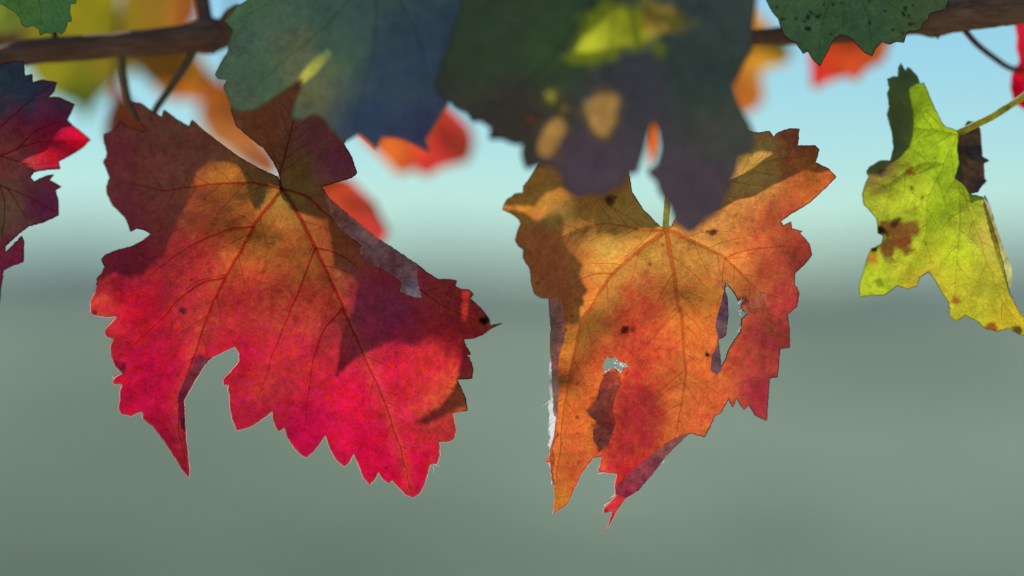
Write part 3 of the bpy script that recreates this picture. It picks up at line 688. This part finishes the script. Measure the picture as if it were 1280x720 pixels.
L4 = Leaf(L4_OUT, (-40, 210),
    [(-40, 210, .003), (0, 192, .006), (0, 90, .007), (40, 80, .013), (70, 104, .016), (110, 175, .024), (85, 155, .0215), (45, 185, .0105), (75, 235, .015), (70, 268, .014), (0, 300, .010), (25, 310, .011), (-100, 250, .0)],
    [(95, 175, (210, 14, 56)), (60, 190, (196, 22, 60)), (10, 205, (185, 75, 60)), (10, 250, (150, 92, 50)), (-5, 290, (140, 92, 45)), (60, 250, (140, 20, 70)), (40, 110, (46, 52, 70)), (15, 100, (46, 56, 72)), (65, 108, (60, 40, 72)), (70, 128, (90, 24, 70)), (60, 140, (150, 10, 70)), (15, 320, (180, 18, 62)), (40, 225, (140, 45, 60)), (-80, 250, (140, 80, 50))],  # navy points along the top put its shade into the pigment
    [(20, 100, (116, 126, 136)), (60, 115, (104, 110, 130)), (60, 180, (130, 60, 80)), (105, 175, (150, 40, 60)), (20, 250, (170, 130, 130)), (50, 260, (130, 96, 130)), (20, 320, (130, 80, 120)), (-60, 220, (150, 110, 110))], 'purple and crimson leaf half cut off at the left edge', group='sunlit autumn leaves in focus', veins=list(L4_V.values()), vein_mat=M_VEIN_RED, seed=41, surf_mul=.12, pucker=.0015, noise=.001)
for v in L4_V.values():
    L4.vein([v], [(.0004, .00012)])
L4.side([[(0, 195), (35, 205), (70, 204)], [(20, 188), (50, 160), (80, 152)], [(10, 235), (30, 268), (34, 280)], [(-10, 205), (5, 250), (2, 300)]], [(.00026, .0001)] * 4)
L4.margin(M_RIM_DARK, .00016)
L4.stalk([(-40, 210, .0125), (-50, 180, .02), (-55, 120, .03), (-50, 90, .035)], .0009, .001, M_PET_R)

# ================================================================== dark shaded leaves across the top
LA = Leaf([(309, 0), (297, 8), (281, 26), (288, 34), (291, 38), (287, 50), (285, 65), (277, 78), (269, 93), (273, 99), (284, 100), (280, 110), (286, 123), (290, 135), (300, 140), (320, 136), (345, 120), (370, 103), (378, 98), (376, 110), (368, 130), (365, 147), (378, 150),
    (391, 142), (404, 147), (416, 163), (431, 178), (449, 167), (462, 178), (471, 186), (476, 172), (490, 171), (507, 175), (520, 182), (538, 190), (532, 173), (547, 150), (560, 128), (585, 100), (600, 50), (610, -30), (560, -95), (450, -120), (340, -60)],
    (470, -60), [(281, 30, -.012), (280, 95, -.016), (300, 138, -.024), (380, 95, -.034), (380, 148, -.040), (470, 180, -.050), (535, 185, -.054), (560, 100, -.058), (480, 60, -.048), (470, -60, -.03), (360, 20, -.022)],
    [(300, 60, (120, 140, 64)), (340, 110, (130, 150, 60)), (420, 60, (105, 128, 70)), (400, 80, (165, 165, 50)), (380, 95, (190, 180, 55)), (480, 80, (70, 84, 84)), (460, 150, (66, 76, 92)), (530, 170, (62, 66, 88)), (420, 20, (96, 120, 72)), (540, 60, (70, 84, 90))],  # yellow points paint the sun streak into the pigment
    [(300, 60, (164, 179, 191)), (420, 60, (160, 175, 192)), (480, 110, (153, 156, 199)), (530, 160, (152, 145, 190)), (540, 40, (153, 160, 191)), (320, 120, (163, 175, 186))],
    'broad slate-green shaded leaf with toothed left edge at the top left of centre', group='dark shaded leaves along the top', veins=[[(470, -60), (420, 20), (350, 80), (305, 125)], [(470, -60), (470, 40), (455, 110), (440, 170)], [(470, -60), (520, 40), (535, 110), (536, 185)], [(470, -60), (380, -20), (290, 30)]], vein_mat=M_VEIN_DARK, mat=M_LEAF_G, step=4, seed=51, pucker=.0012)
for v in LA.veins: LA.vein([v[::4]], [(.0005, .0002)])
LA.margin(M_RIM_GREEN, .00018)
LA.stalk([(470, -60, -.03), (475, -40, -.01), (480, -5, .02), (485, 30, .05)], .001, .001, M_PET_R)

LB = Leaf([(573, 20), (560, 60), (546, 98), (542, 108), (549, 118), (560, 126), (567, 135), (583, 142), (590, 153), (602, 152), (613, 160), (611, 174), (628, 174), (644, 181), (653, 180), (652, 196), (658, 212), (668, 208), (684, 205), (700, 214), (705, 232), (712, 242), (721, 247), (738, 242), (751, 245), (766, 236), (777, 232),
    (786, 217), (796, 217), (800, 205), (806, 185), (811, 166), (817, 150), (823, 162), (826, 185), (821, 205), (810, 213), (812, 219), (820, 226), (824, 240), (837, 259), (845, 281), (852, 284), (860, 292), (869, 289), (882, 274), (893, 270), (901, 260), (909, 240), (920, 217), (924, 195), (938, 190), (944, 170),
    (935, 150), (924, 130), (916, 108), (926, 88), (938, 60), (944, 10), (950, -40), (880, -100), (760, -120), (640, -90), (590, -40)],
    (775, -50), [(560, 110, -0.063), (600, 50, -0.065), (650, 190, -0.069), (740, 240, -0.073), (790, 215, -0.073), (815, 150, -0.075), (860, 290, -0.075), (920, 200, -0.073), (930, 60, -0.069), (775, -50, -0.058), (720, 80, -0.068), (870, 120, -0.077)],
    [(600, 60, (58, 70, 36)), (700, 60, (66, 78, 34)), (860, 40, (58, 70, 44)), (640, 150, (76, 54, 44)), (740, 210, (104, 76, 80)), (860, 240, (104, 80, 80)), (880, 100, (60, 70, 46)), (920, 160, (84, 92, 40)), (740, 100, (64, 60, 46)), (800, 120, (70, 58, 62))],
    [(600, 60, (152, 158, 117)), (560, 120, (166, 143, 126)), (640, 150, (150, 134, 114)), (740, 210, (190, 150, 168)), (780, 120, (178, 150, 160)), (860, 240, (186, 152, 168)), (900, 200, (182, 142, 166)), (880, 80, (161, 158, 150)), (920, 20, (166, 154, 163)), (700, 60, (147, 162, 117))],
    'blurred dark green leaf with small bright sun flecks at top centre, nearest of all', group='dark shaded leaves along the top', veins=[[(775, -50), (700, 60), (620, 130), (560, 115)], [(775, -50), (760, 80), (740, 230)], [(775, -50), (850, 100), (862, 285)], [(775, -50), (890, 20), (935, 140)], [(775, -50), (650, -10), (575, 30)]], vein_mat=M_VEIN_DARK, mat=M_LEAF_G, step=4, seed=53, pucker=.0008,
    spots=[(752, 46, 40, (212, 216, 56), 1), (790, 32, 44, (212, 216, 56), 1), (828, 25, 28, (220, 180, 70), .8), (750, 140, 31, (205, 156, 84), .9), (692, 162, 20, (200, 154, 78), .9), (684, 184, 20, (190, 144, 74), .9), (688, 120, 14, (160, 150, 60), .8), (705, 136, 12, (150, 120, 60), .7), (662, 150, 10, (150, 80, 50), .6)])  # bright spots paint the sun flecks into the pigment
for v in LB.veins: LB.vein([v[::4]], [(.0006, .0002)])
LB.margin(M_RIM_DARK, .00018)
LB.stalk([(775, -50, -.058), (778, -30, -.02), (782, 5, .02), (785, 40, .064)], .001, .001, M_PET_R)

LC = Leaf([(958, 0), (964, 12), (973, 24), (979, 42), (987, 50), (995, 53), (1004, 67), (1010, 64), (1016, 74), (1025, 83), (1029, 74), (1034, 65), (1039, 54), (1045, 47), (1051, 43), (1060, 46), (1066, 50), (1072, 56), (1080, 65), (1090, 70), (1094, 62), (1102, 52), (1112, 55), (1120, 52), (1130, 53), (1132, 44), (1136, 39),
    (1145, 39), (1152, 36), (1154, 28), (1160, 25), (1162, 17), (1170, 15), (1182, 12), (1186, 0), (1192, -30), (1150, -75), (1070, -95), (980, -60), (950, -30)],
    (1060, -40), [(960, 5, -.012), (1025, 80, -.008), (1090, 68, -.006), (1150, 36, -.004), (1060, -40, -.012), (1060, 20, -.012)],
    [(1000, 30, (110, 124, 56)), (1100, 30, (104, 120, 56)), (1150, 10, (120, 124, 56)), (1025, 70, (100, 118, 56))], [(980, 20, (126, 151, 147)), (1060, 20, (121, 144, 138)), (1150, 15, (127, 143, 125)), (1030, 70, (112, 133, 133))],
    'dark green shaded leaf with sharp teeth at the top right', group='dark shaded leaves along the top', veins=[[(1060, -40), (1052, 40)], [(1060, -40), (1030, 20), (1024, 78)], [(1060, -40), (1085, 20), (1090, 66)], [(1060, -40), (1120, 10), (1150, 34)], [(1060, -40), (990, 0), (975, 30)]], vein_mat=M_VEIN_DARK, mat=M_LEAF_G, step=3, seed=57, pucker=.0014,
    spots=[(random.uniform(960, 1160), random.uniform(-10, 45), random.uniform(2, 3.4), (32, 30, 28), .9) for k in range(34)])
for v in LC.veins: LC.vein([v[::3]], [(.00045, .00015)])
LC.margin(M_RIM_DARK, .00014)
LC.stalk([(1060, -40, -.012), (1075, -35, .0), (1100, -10, .02), (1120, 20, .036)], .001, .001, M_PET_R)

LD = Leaf([(-5, 0), (10, 10), (18, 14), (25, 22), (27, 30), (32, 34), (42, 32), (49, 37), (50, 44), (57, 41), (65, 42), (71, 39), (77, 43), (81, 39), (83, 33), (84, 27), (90, 27), (87, 14), (88, 5), (95, 4), (97, -8), (110, -40), (60, -80), (0, -60), (-25, -20)],
    (40, -45), [(30, 20, .004), (80, 30, .003), (40, -45, .004), (0, 0, .010)], [(30, 10, (120, 144, 56)), (75, 20, (112, 140, 62))], [(30, 10, (151, 189, 122)), (75, 25, (135, 182, 141))],
    'small toothed green leaf tip in the top left corner', group='dark shaded leaves along the top', veins=[[(40, -45), (50, 0), (52, 40)], [(40, -45), (70, -5), (82, 28)], [(40, -45), (25, -10), (26, 24)]], vein_mat=M_VEIN_DARK, mat=M_LEAF_G, step=3, seed=59)
for v in LD.veins: LD.vein([v[::3]], [(.0004, .00015)])
LD.margin(M_RIM_GREEN, .00014)
LD.stalk([(40, -45, .004), (45, -40, .012), (60, -5, .03), (70, 50, .046)], .001, .001, M_PET_R)


# ================================================================== blurred sunlit leaves behind
def rear_y(dz):
    return 360 - .128 / (K * (D0 + dz))


def far_leaf(outline, junction, dz, colour, label, seed, stalk, surface=(110, 80, 50), bend=.012):
    o = np.asarray(outline, float); c = o.mean(0)
    dctl = [(junction[0], junction[1], dz), (c[0], c[1], dz - bend * .5)] + [(q[0], q[1], dz + bend * (.5 if i % 2 else -.2)) for i, q in enumerate(outline[::4])]
    lf = Leaf(outline, junction, dctl, colour, surface, label, group='out-of-focus leaves behind', mat=M_BACK, chroma=1.0, pscale=1.5, step=5, seed=seed, pucker=.002, noise=.006,
              veins=[[junction, ((junction[0] + q[0]) / 2 + 3, (junction[1] + q[1]) / 2), (q[0] * .9 + c[0] * .1, q[1] * .9 + c[1] * .1)] for q in outline[1::max(1, len(outline) // 5)]], surf_mul=.3)
    for v in lf.veins:
        lf.vein([v[::3] if len(v) > 8 else v], [(.0005, .0002)], M_VEIN_GOLD)
    jz = (360 - junction[1]) * K * (D0 + dz)
    lf.stalk(stalk or [(junction[0], junction[1], dz + .001), (junction[0] + 4, (junction[1] + rear_y(dz * .6 + .096)) / 2, dz * .8 + .045), (junction[0] + 10, rear_y(.24), .24)], .0009, .001, M_PET_R)
    return lf


far_leaf([(1005, 20), (1012, 68), (1014, 108), (1020, 112), (1034, 103), (1048, 99), (1060, 96), (1071, 103), (1081, 89), (1094, 82), (1105, 77), (1114, 50), (1120, 15), (1090, -15), (1040, -20)], (1075, 0), .155,
         [(1020, 90, (198, 26, 35)), (1050, 80, (193, 61, 30)), (1080, 80, (200, 80, 33)), (1105, 60, (198, 96, 39)), (1060, 50, (189, 70, 30))], 'blurred red-orange leaf hanging below the dark toothed leaf at top right', 61, None)
far_leaf([(446, 165), (458, 180), (469, 189), (484, 204), (493, 214), (502, 219), (518, 212), (533, 222), (551, 210), (570, 206), (587, 201), (593, 178), (588, 158), (572, 142), (550, 120), (500, 90), (455, 110), (440, 140)], (520, 110), .18,
         [(490, 195, (221, 111, 41)), (510, 205, (218, 83, 39)), (535, 205, (199, 32, 46)), (560, 180, (204, 55, 46)), (585, 170, (206, 65, 53)), (460, 170, (218, 93, 46))], 'blurred red and orange leaf hanging below the slate-green leaf', 63, None)
far_leaf([(395, 225), (405, 218), (437, 223), (450, 236), (462, 246), (470, 254), (474, 264), (479, 274), (486, 287), (478, 302), (460, 322), (430, 330), (395, 310), (380, 270)], (402, 232), .15,
         [(420, 240, (220, 79, 47)), (460, 260, (220, 79, 55)), (475, 285, (213, 57, 61)), (420, 300, (209, 66, 47))], 'blurred coral-red leaf edge behind the right shoulder of the large red leaf', 65, None)
far_leaf([(1275, -15), (1268, 31), (1271, 45), (1270, 59), (1274, 77), (1268, 86), (1264, 95), (1263, 110), (1267, 128), (1280, 137), (1310, 150), (1360, 110), (1370, 30), (1330, -30)], (1278, 88), .05,
         [(1270, 50, (198, 27, 54)), (1270, 110, (184, 4, 40)), (1320, 60, (193, 27, 45))], 'crimson leaf sliver cut off by the right edge, above the yellow-green leaf', 67, [(1278, 88, .051), (1262, 85, .048), (1245, 74, .045), (1222, 56, .04), (1206, 38, .034)], surface=(120, 20, 40))
far_leaf([(800, 60), (795, 130), (800, 180), (812, 204), (822, 210), (829, 190), (832, 165), (870, 152), (930, 144), (946, 136), (956, 122), (953, 104), (951, 90), (968, 84), (986, 79), (990, 60), (972, 44), (960, 28), (936, 8), (880, -10), (820, 20)], (880, 20), .20,
         [(815, 180, (206, 93, 33)), (830, 120, (199, 102, 37)), (935, 115, (215, 120, 46)), (950, 75, (209, 139, 39)), (980, 72, (206, 148, 42)), (945, 25, (210, 139, 46)), (940, 130, (210, 107, 46))], 'blurred golden-orange leaf peeping out right of the darkest leaf', 69, None)
far_leaf([(15, -10), (25, 40), (30, 80), (48, 108), (66, 120), (82, 126), (98, 134), (108, 154), (116, 134), (130, 118), (150, 98), (180, 84), (215, 62), (240, 36), (250, 18), (252, -10), (240, -40), (150, -60), (60, -40)], (150, 0), .24,
         [(60, 20, (137, 123, 21)), (120, 20, (140, 127, 25)), (200, 15, (144, 105, 32)), (240, 20, (154, 77, 32)), (90, 100, (123, 118, 23)), (60, 90, (137, 125, 25)), (108, 145, (49, 64, 28)), (100, 120, (84, 98, 28)), (140, 90, (125, 105, 28)), (30, 30, (105, 98, 28))], 'large blurred yellow leaf behind the cane at top left', 71, None)  # pigment dulled here and on the next two leaves to paint their shade
far_leaf([(160, 74), (170, 84), (180, 97), (191, 108), (200, 117), (215, 126), (232, 126), (250, 126), (268, 124), (286, 118), (284, 108), (270, 96), (258, 84), (248, 66), (230, 44), (190, 40)], (230, 60), .23,
         [(200, 90, (177, 114, 37)), (240, 90, (173, 114, 32)), (270, 112, (177, 90, 32)), (220, 118, (173, 82, 31)), (190, 70, (168, 114, 41))], 'blurred amber leaf below the cane near its fork', 73, None)
far_leaf([(250, 126), (246, 142), (254, 160), (262, 176), (284, 190), (300, 204), (318, 216), (345, 226), (352, 200), (330, 176), (316, 152), (312, 124), (296, 96), (276, 104)], (285, 108), .25,
         [(270, 130, (165, 90, 36)), (290, 170, (167, 98, 46)), (320, 205, (173, 90, 60)), (330, 180, (165, 98, 52)), (280, 110, (155, 82, 37))], 'blurred orange leaf seen in the gap above the large red leaf', 75, None)
far_leaf([(136, 108), (140, 126), (134, 142), (130, 168), (150, 200), (190, 190), (196, 165), (182, 148), (170, 134), (158, 122), (148, 104)], (145, 112), .17,
         [(150, 130, (194, 90, 41)), (165, 150, (192, 64, 45)), (145, 150, (185, 82, 59)), (180, 180, (180, 72, 45))], 'blurred rust-orange leaf peeping over the upper left lobe of the large red leaf', 77, None)
far_leaf([(-40, -30), (-50, 60), (-30, 90), (0, 96), (18, 84), (30, 60), (24, 20), (28, -20), (0, -50)], (-10, -10), .20,
         [(0, 30, (100, 76, 50)), (-30, 30, (90, 70, 50)), (20, 70, (90, 72, 44))], 'blurred dull brown leaf in the far top left corner', 79, None, surface=(70, 52, 40))

# ================================================================== the cane and its shoots
CANE = [(-420, 118, .040, 15), (-200, 100, .041, 15), (-60, 84, .042, 14.5), (30, 66, .043, 17), (100, 60, .044, 17), (200, 53, .046, 18), (262, 45, .049, 19), (300, 43, .051, 16), (420, 47, .054, 13), (560, 50, .053, 12),
        (690, 50, .051, 11), (760, 49, .055, 10.5), (837, 48, .062, 10), (872, 47.5, .0585, 10), (927, 47, .0535, 10.5), (985, 44, .046, 12), (1060, 38, .037, 15), (1140, 24, .032, 21), (1200, 16, .029, 25), (1280, 4, .026, 27), (1420, -18, .022, 27), (1650, -50, .02, 27)]
cp = smooth_path(np.array([(c[0], c[1], c[2] * 1000, c[3]) for c in CANE]), 4.0)
cpath = at(cp[:, 0], cp[:, 1], cp[:, 2] / 1000)
ss = np.arange(len(cp))
crad = cp[:, 3] * K * D0 * (1 + .10 * fbm(ss / 14, ss * 0, 4) + .05 * fbm(ss / 4, ss * 0, 6))
for nx in (262, 1165):                                       # swollen nodes
    crad *= 1 + .22 * np.exp(-((cp[:, 0] - nx) / 16) ** 2)
cb = cpath[len(cpath) // 2]
cane = thing('vine_cane', cb, 'brown woody cane running across the top behind the leaves', 'cane')
V, F = tube(cpath, crad, 48)
ang = np.tile(np.arange(48), len(cp)); row = np.repeat(np.arange(len(cp)), 48)
ctr = np.repeat(cpath, 48, 0)
V = ctr + (V - ctr) * (1 + .10 * fbm(ang / 5, row / 30, 12, 2) + .13 * fbm(ang / 1.7, row / 22, 19, 2))[:, None]
mesh_obj('wood', V, F, M_BARK, cane, cb)
for pts, r in (([(258, 44, .049), (256, 20, .052), (252, -8, .056), (246, -50, .06)], (.0028, .0022)), ([(276, 40, .050), (284, 20, .044), (290, 14, .040), (297, 10, .036)], (.0024, .0013))):
    p = np.array(pts); s = smooth_path(at(p[:, 0], p[:, 1], p[:, 2]), .002)
    V, F = tube(s, np.linspace(r[0], r[1], len(s)) * (1 + .15 * fbm(np.arange(len(s)) / 5, np.arange(len(s)) * 0, 3)), 14)
    mesh_obj('side_shoot', V, F, M_BARK, cane, cb)
for (nx, ny, nd, rr) in ((262, 45, .049, 13), (1165, 20, .033, 20)):
    c0 = at(nx, ny + rr * .75, nd - .003)
    s = np.array([c0, c0 + [.0008, -.0012, -.0012], c0 + [.0014, -.002, -.0026], c0 + [.0016, -.0022, -.0036]])
    V, F = tube(smooth_path(s, .0004), [.0022, .002, .0012, .0003], 12); mesh_obj('bud', V, F, M_BARK, cane, cb)

rp = smooth_path(np.array([(-.30, .235, .130), (-.16, .24, .128), (-.05, .242, .127), (.06, .24, .128), (.17, .238, .129), (.30, .235, .132)]) + [0, 0, CAM[2]], .004)
rc = thing('vine_cane', rp[0], 'second cane just above the picture carrying the blurred leaves', 'cane')
V, F = tube(rp, .0032 * (1 + .15 * fbm(np.arange(len(rp)) / 9, rp[:, 0] * 0, 14)), 16); mesh_obj('wood', V, F, M_BARK, rc, rp[0])
for pts, lab in (([(152, 66, .045), (153, 84, .046), (156, 104, .048), (161, 126, .05), (172, 150, .05)], 'dark blurred stalk hanging straight down from the left cane'),
                 ([(246, 56, .048), (236, 76, .047), (222, 98, .046), (206, 120, .046), (192, 142, .045), (186, 170, .045)], 'dark blurred stalk slanting down left from the fork of the cane')):
    p = np.array(pts); q = at(p[:, 0], p[:, 1], p[:, 2]); s = smooth_path(q, .002)
    V, F = tube(s, np.linspace(.0014, .0011, len(s)), 10)
    o = mesh_obj('leaf_stalk', V, F, M_PET_D, None, q[0]); tag(o, lab, 'stalk')

# ================================================================== unseen leaves added overhead, outlines and holes cut to the shade wanted below
OV = 'unseen leaf added overhead to shade '
L1.shade([(352, 226), (338, 226), (334, 238), (326, 262), (318, 262), (312, 246), (306, 222), (300, 210), (285, 202), (262, 202), (247, 214), (240, 232), (232, 260), (222, 280), (212, 300), (206, 318), (190, 330), (178, 345), (160, 346), (140, 342), (118, 354), (106, 352), (122, 320), (122, 150), (200, 70), (340, 60), (366, 60), (366, 190)], .175, OV + 'the upper left lobe of the large red leaf', seed=3)
L1.shade([(336, 60), (344, 190), (350, 228), (362, 262), (385, 270), (410, 275), (414, 300), (418, 335), (447, 352), (442, 385), (427, 415), (420, 472), (442, 450), (460, 440), (482, 430), (500, 427), (515, 431), (525, 427), (542, 402), (556, 408), (575, 422), (600, 424), (650, 418), (650, 340), (520, 290), (470, 210), (450, 70)], .205, OV + 'the right shoulder of the large red leaf',
         holes=[[(578, 362), (587, 364), (586, 376), (583, 400), (577, 402), (577, 380)]], seed=5)
L1.shade([(517, 529), (535, 518), (552, 506), (566, 488), (573, 470), (578, 448), (576, 428), (612, 428), (625, 470), (612, 505), (584, 508), (566, 514), (545, 526), (530, 530)], .235, OV + 'the right teeth of the large red leaf', seed=7)
L2.shade([(600, 250), (640, 258), (657, 257), (669, 256), (682, 242), (701, 234), (713, 238), (724, 248), (734, 268), (743, 278), (746, 294), (753, 289), (770, 296), (785, 289), (800, 286), (815, 287), (827, 282), (835, 230), (830, 150), (700, 130), (600, 160)], .17, OV + 'the top of the torn orange leaf', seed=9)
L2.shade([(600, 262), (640, 262), (657, 266), (669, 276), (690, 267), (702, 267), (705, 277), (702, 296), (709, 312), (719, 322), (730, 331), (724, 342), (728, 352), (735, 362), (728, 371), (730, 379), (725, 384), (726, 405), (717, 407), (707, 405), (705, 424), (698, 446), (670, 450), (620, 400)], .195, OV + 'the left margin of the torn orange leaf', seed=11)
L2.shade([(905, 190), (922, 194), (936, 193), (952, 189), (964, 190), (974, 204), (978, 214), (1005, 204), (1019, 204), (1050, 190), (1050, 140), (960, 120), (900, 140)], .14, OV + 'the upper right teeth of the torn orange leaf', seed=13)
L3.shade([(1060, 50), (1150, 60), (1151, 103), (1137, 109), (1138, 120), (1142, 140), (1142, 155), (1139, 180), (1129, 193), (1115, 203), (1106, 216), (1090, 218), (1060, 216)], .14, OV + 'the upper left lobe of the yellow-green leaf', seed=17)
L4.shade([(-160, 30), (50, 40), (100, 70), (104, 130), (86, 147), (58, 146), (27, 156), (0, 160), (-160, 168)], .13, OV + 'the top of the purple leaf', seed=19)
L4.shade([(-150, 205), (-10, 209), (14, 204), (30, 203), (46, 214), (60, 210), (84, 208), (110, 230), (104, 350), (0, 400), (-140, 420)], .15, OV + 'the lower lobe of the purple leaf', seed=21)
LA.shade([(255, -60), (255, 120), (290, 160), (380, 200), (480, 215), (560, 205), (620, 110), (640, -20), (600, -130), (450, -150), (320, -100)], .12, OV + 'the slate-green leaf',
         holes=[[(371, 107), (376, 93), (394, 72), (410, 60), (414, 68), (398, 88), (384, 101)]], seed=23)
hole = lambda x, y, r: [(x + r * math.cos(a / 9 * 2 * math.pi) * (1 + .2 * math.sin(a * 2.3)), y + r * math.sin(a / 9 * 2 * math.pi)) for a in range(9)]
LB.shade([(520, -60), (520, 120), (580, 190), (640, 230), (700, 270), (790, 265), (860, 315), (930, 280), (965, 190), (970, -40), (900, -130), (760, -150), (600, -110)], .13, OV + 'the darkest blurred leaf',
         holes=[[(718, 65), (727, 48), (750, 30), (766, 15), (775, 12), (800, 20), (836, 32), (832, 42), (815, 50), (790, 55), (760, 60), (735, 66)], [(774, -8), (782, 4), (810, 12), (840, 22), (848, 6), (838, -12)],
                [(728, 123), (740, 121), (762, 115), (773, 118), (773, 135), (768, 155), (758, 169), (748, 169), (738, 155), (732, 140)], [(690, 150), (700, 146), (707, 155), (704, 172), (692, 190), (681, 201), (672, 190), (674, 170)], [(680, 116), (690, 112), (696, 119), (692, 128), (684, 126)], [(700, 133), (708, 131), (710, 138), (703, 141)], [(658, 147), (665, 146), (664, 153)]], seed=25)
LC.shade([(935, -60), (935, 20), (980, 80), (1030, 105), (1100, 95), (1170, 60), (1215, 0), (1200, -70), (1070, -130)], .12, OV + 'the sharp-toothed dark green leaf', seed=27)
LD.shade([(-40, -50), (-40, 20), (20, 60), (100, 60), (125, 0), (120, -60), (50, -110)], .12, OV + 'the small green leaf in the corner', seed=29)

# ================================================================== ground, hills, sky, light
def field_mat(name, c1, c2, c3, sc, stretch=(1, 1, 1)):
    m, nt, N, L = nodes(name)
    out = N('ShaderNodeOutputMaterial'); tc = N('ShaderNodeTexCoord')
    n = N('ShaderNodeTexNoise', inp={'Scale': sc, 'Detail': 2.0, 'Roughness': .5}); mp = N('ShaderNodeMapping'); mp.inputs['Scale'].default_value = stretch; L(tc.outputs['Object'], mp.inputs['Vector']); L(mp.outputs[0], n.inputs['Vector'])
    n2 = N('ShaderNodeTexNoise', inp={'Scale': sc * 12, 'Detail': 6.0}); L(tc.outputs['Object'], n2.inputs['Vector'])
    cr = N('ShaderNodeValToRGB'); L(n.outputs['Fac'], cr.inputs['Fac'])
    e = cr.color_ramp.elements; e[0].position = .36; e[0].color = (*c1, 1); e[1].position = .64; e[1].color = (*c2, 1)
    k = e.new(.52); k.color = (*c3, 1)
    mr = N('ShaderNodeMapRange', inp={'From Min': .3, 'From Max': .7, 'To Min': .7, 'To Max': 1.3}); L(n2.outputs['Fac'], mr.inputs['Value'])
    h = N('ShaderNodeHueSaturation'); L(cr.outputs[0], h.inputs['Color']); L(mr.outputs[0], h.inputs['Value'])
    b = N('ShaderNodeBump', inp={'Strength': .6, 'Distance': .1}); L(n2.outputs['Fac'], b.inputs['Height'])
    pr = N('ShaderNodeBsdfPrincipled', inp={'Roughness': .95, 'Specular IOR Level': .05}); L(h.outputs[0], pr.inputs['Base Color']); L(b.outputs[0], pr.inputs['Normal'])
    L(pr.outputs[0], out.inputs['Surface'])
    return m


R = 9000.0
g = [-R, -800, -150, -40, -10, 0, 10, 40, 150, 800, R]
gv = [(x, y, 0.0) for y in g for x in g]
gf = [(j * 11 + i, j * 11 + i + 1, (j + 1) * 11 + i + 1, (j + 1) * 11 + i) for j in range(10) for i in range(10)]
o = mesh_obj('ground', gv, gf, field_mat('field', (.135, .190, .122), (.415, .480, .330), (.265, .340, .232), .085, (1, .5, 1)), smooth=False)
o['kind'] = 'structure'
hv, hf = [], []
nx = 640
for j in range(7):
    for i in range(nx):
        x = (i / (nx - 1) - .5) * 9000
        prof = math.sin(j / 6 * math.pi) ** .8
        hgt = prof * (39 + 5 * min(1.6, (x / 330) ** 2) + 34 * float(fbm(np.array([i / 15.0]), np.array([j * .15]), 5, 4)[0]))
        hv.append((x, 2300 + j * 110 + 60 * float(vnoise(np.array([i / 26.0]), np.array([j * .3]), 8)[0]), hgt - .5))
hf = [(j * nx + i, j * nx + i + 1, (j + 1) * nx + i + 1, (j + 1) * nx + i) for j in range(6) for i in range(nx - 1)]
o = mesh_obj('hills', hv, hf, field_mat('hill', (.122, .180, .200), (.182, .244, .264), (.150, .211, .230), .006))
o['kind'] = 'structure'

w = bpy.data.worlds.new('World'); scene.world = w; w.use_nodes = True
nt = w.node_tree; nt.nodes.clear()
sky = nt.nodes.new('ShaderNodeTexSky'); sky.sky_type = 'NISHITA'; sky.sun_disc = False
sky.sun_elevation = SUN_EL; sky.sun_rotation = SUN_AZ
sky.air_density, sky.dust_density, sky.ozone_density = 1.0, 0.0, 4.0
tint = nt.nodes.new('ShaderNodeMixRGB'); tint.blend_type = 'MULTIPLY'; tint.inputs[0].default_value = 1; tint.inputs[2].default_value = (.68, .94, .985, 1)
bg = nt.nodes.new('ShaderNodeBackground'); bg.inputs['Strength'].default_value = .084
wo = nt.nodes.new('ShaderNodeOutputWorld')
nt.links.new(sky.outputs[0], tint.inputs[1]); nt.links.new(tint.outputs[0], bg.inputs[0]); nt.links.new(bg.outputs[0], wo.inputs[0])

sd = bpy.data.lights.new('sun', 'SUN'); sd.energy = 3.0; sd.angle = math.radians(.35); sd.color = (1, .95, .86)
so = bpy.data.objects.new('sun', sd); COL.objects.link(so)
so.rotation_euler = Vector(-S).to_track_quat('-Z', 'Y').to_euler(); so.location = (0, 3, 5)

scene.render.engine = 'CYCLES'
scene.view_settings.view_transform = 'Standard'; scene.view_settings.look = 'None'
scene.view_settings.exposure = 0.0; scene.view_settings.gamma = 1.0; scene.view_settings.use_curve_mapping = False
scene.cycles.use_denoising = True
scene.cycles.max_bounces = 8; scene.cycles.transmission_bounces = 6; scene.cycles.sample_clamp_indirect = 4
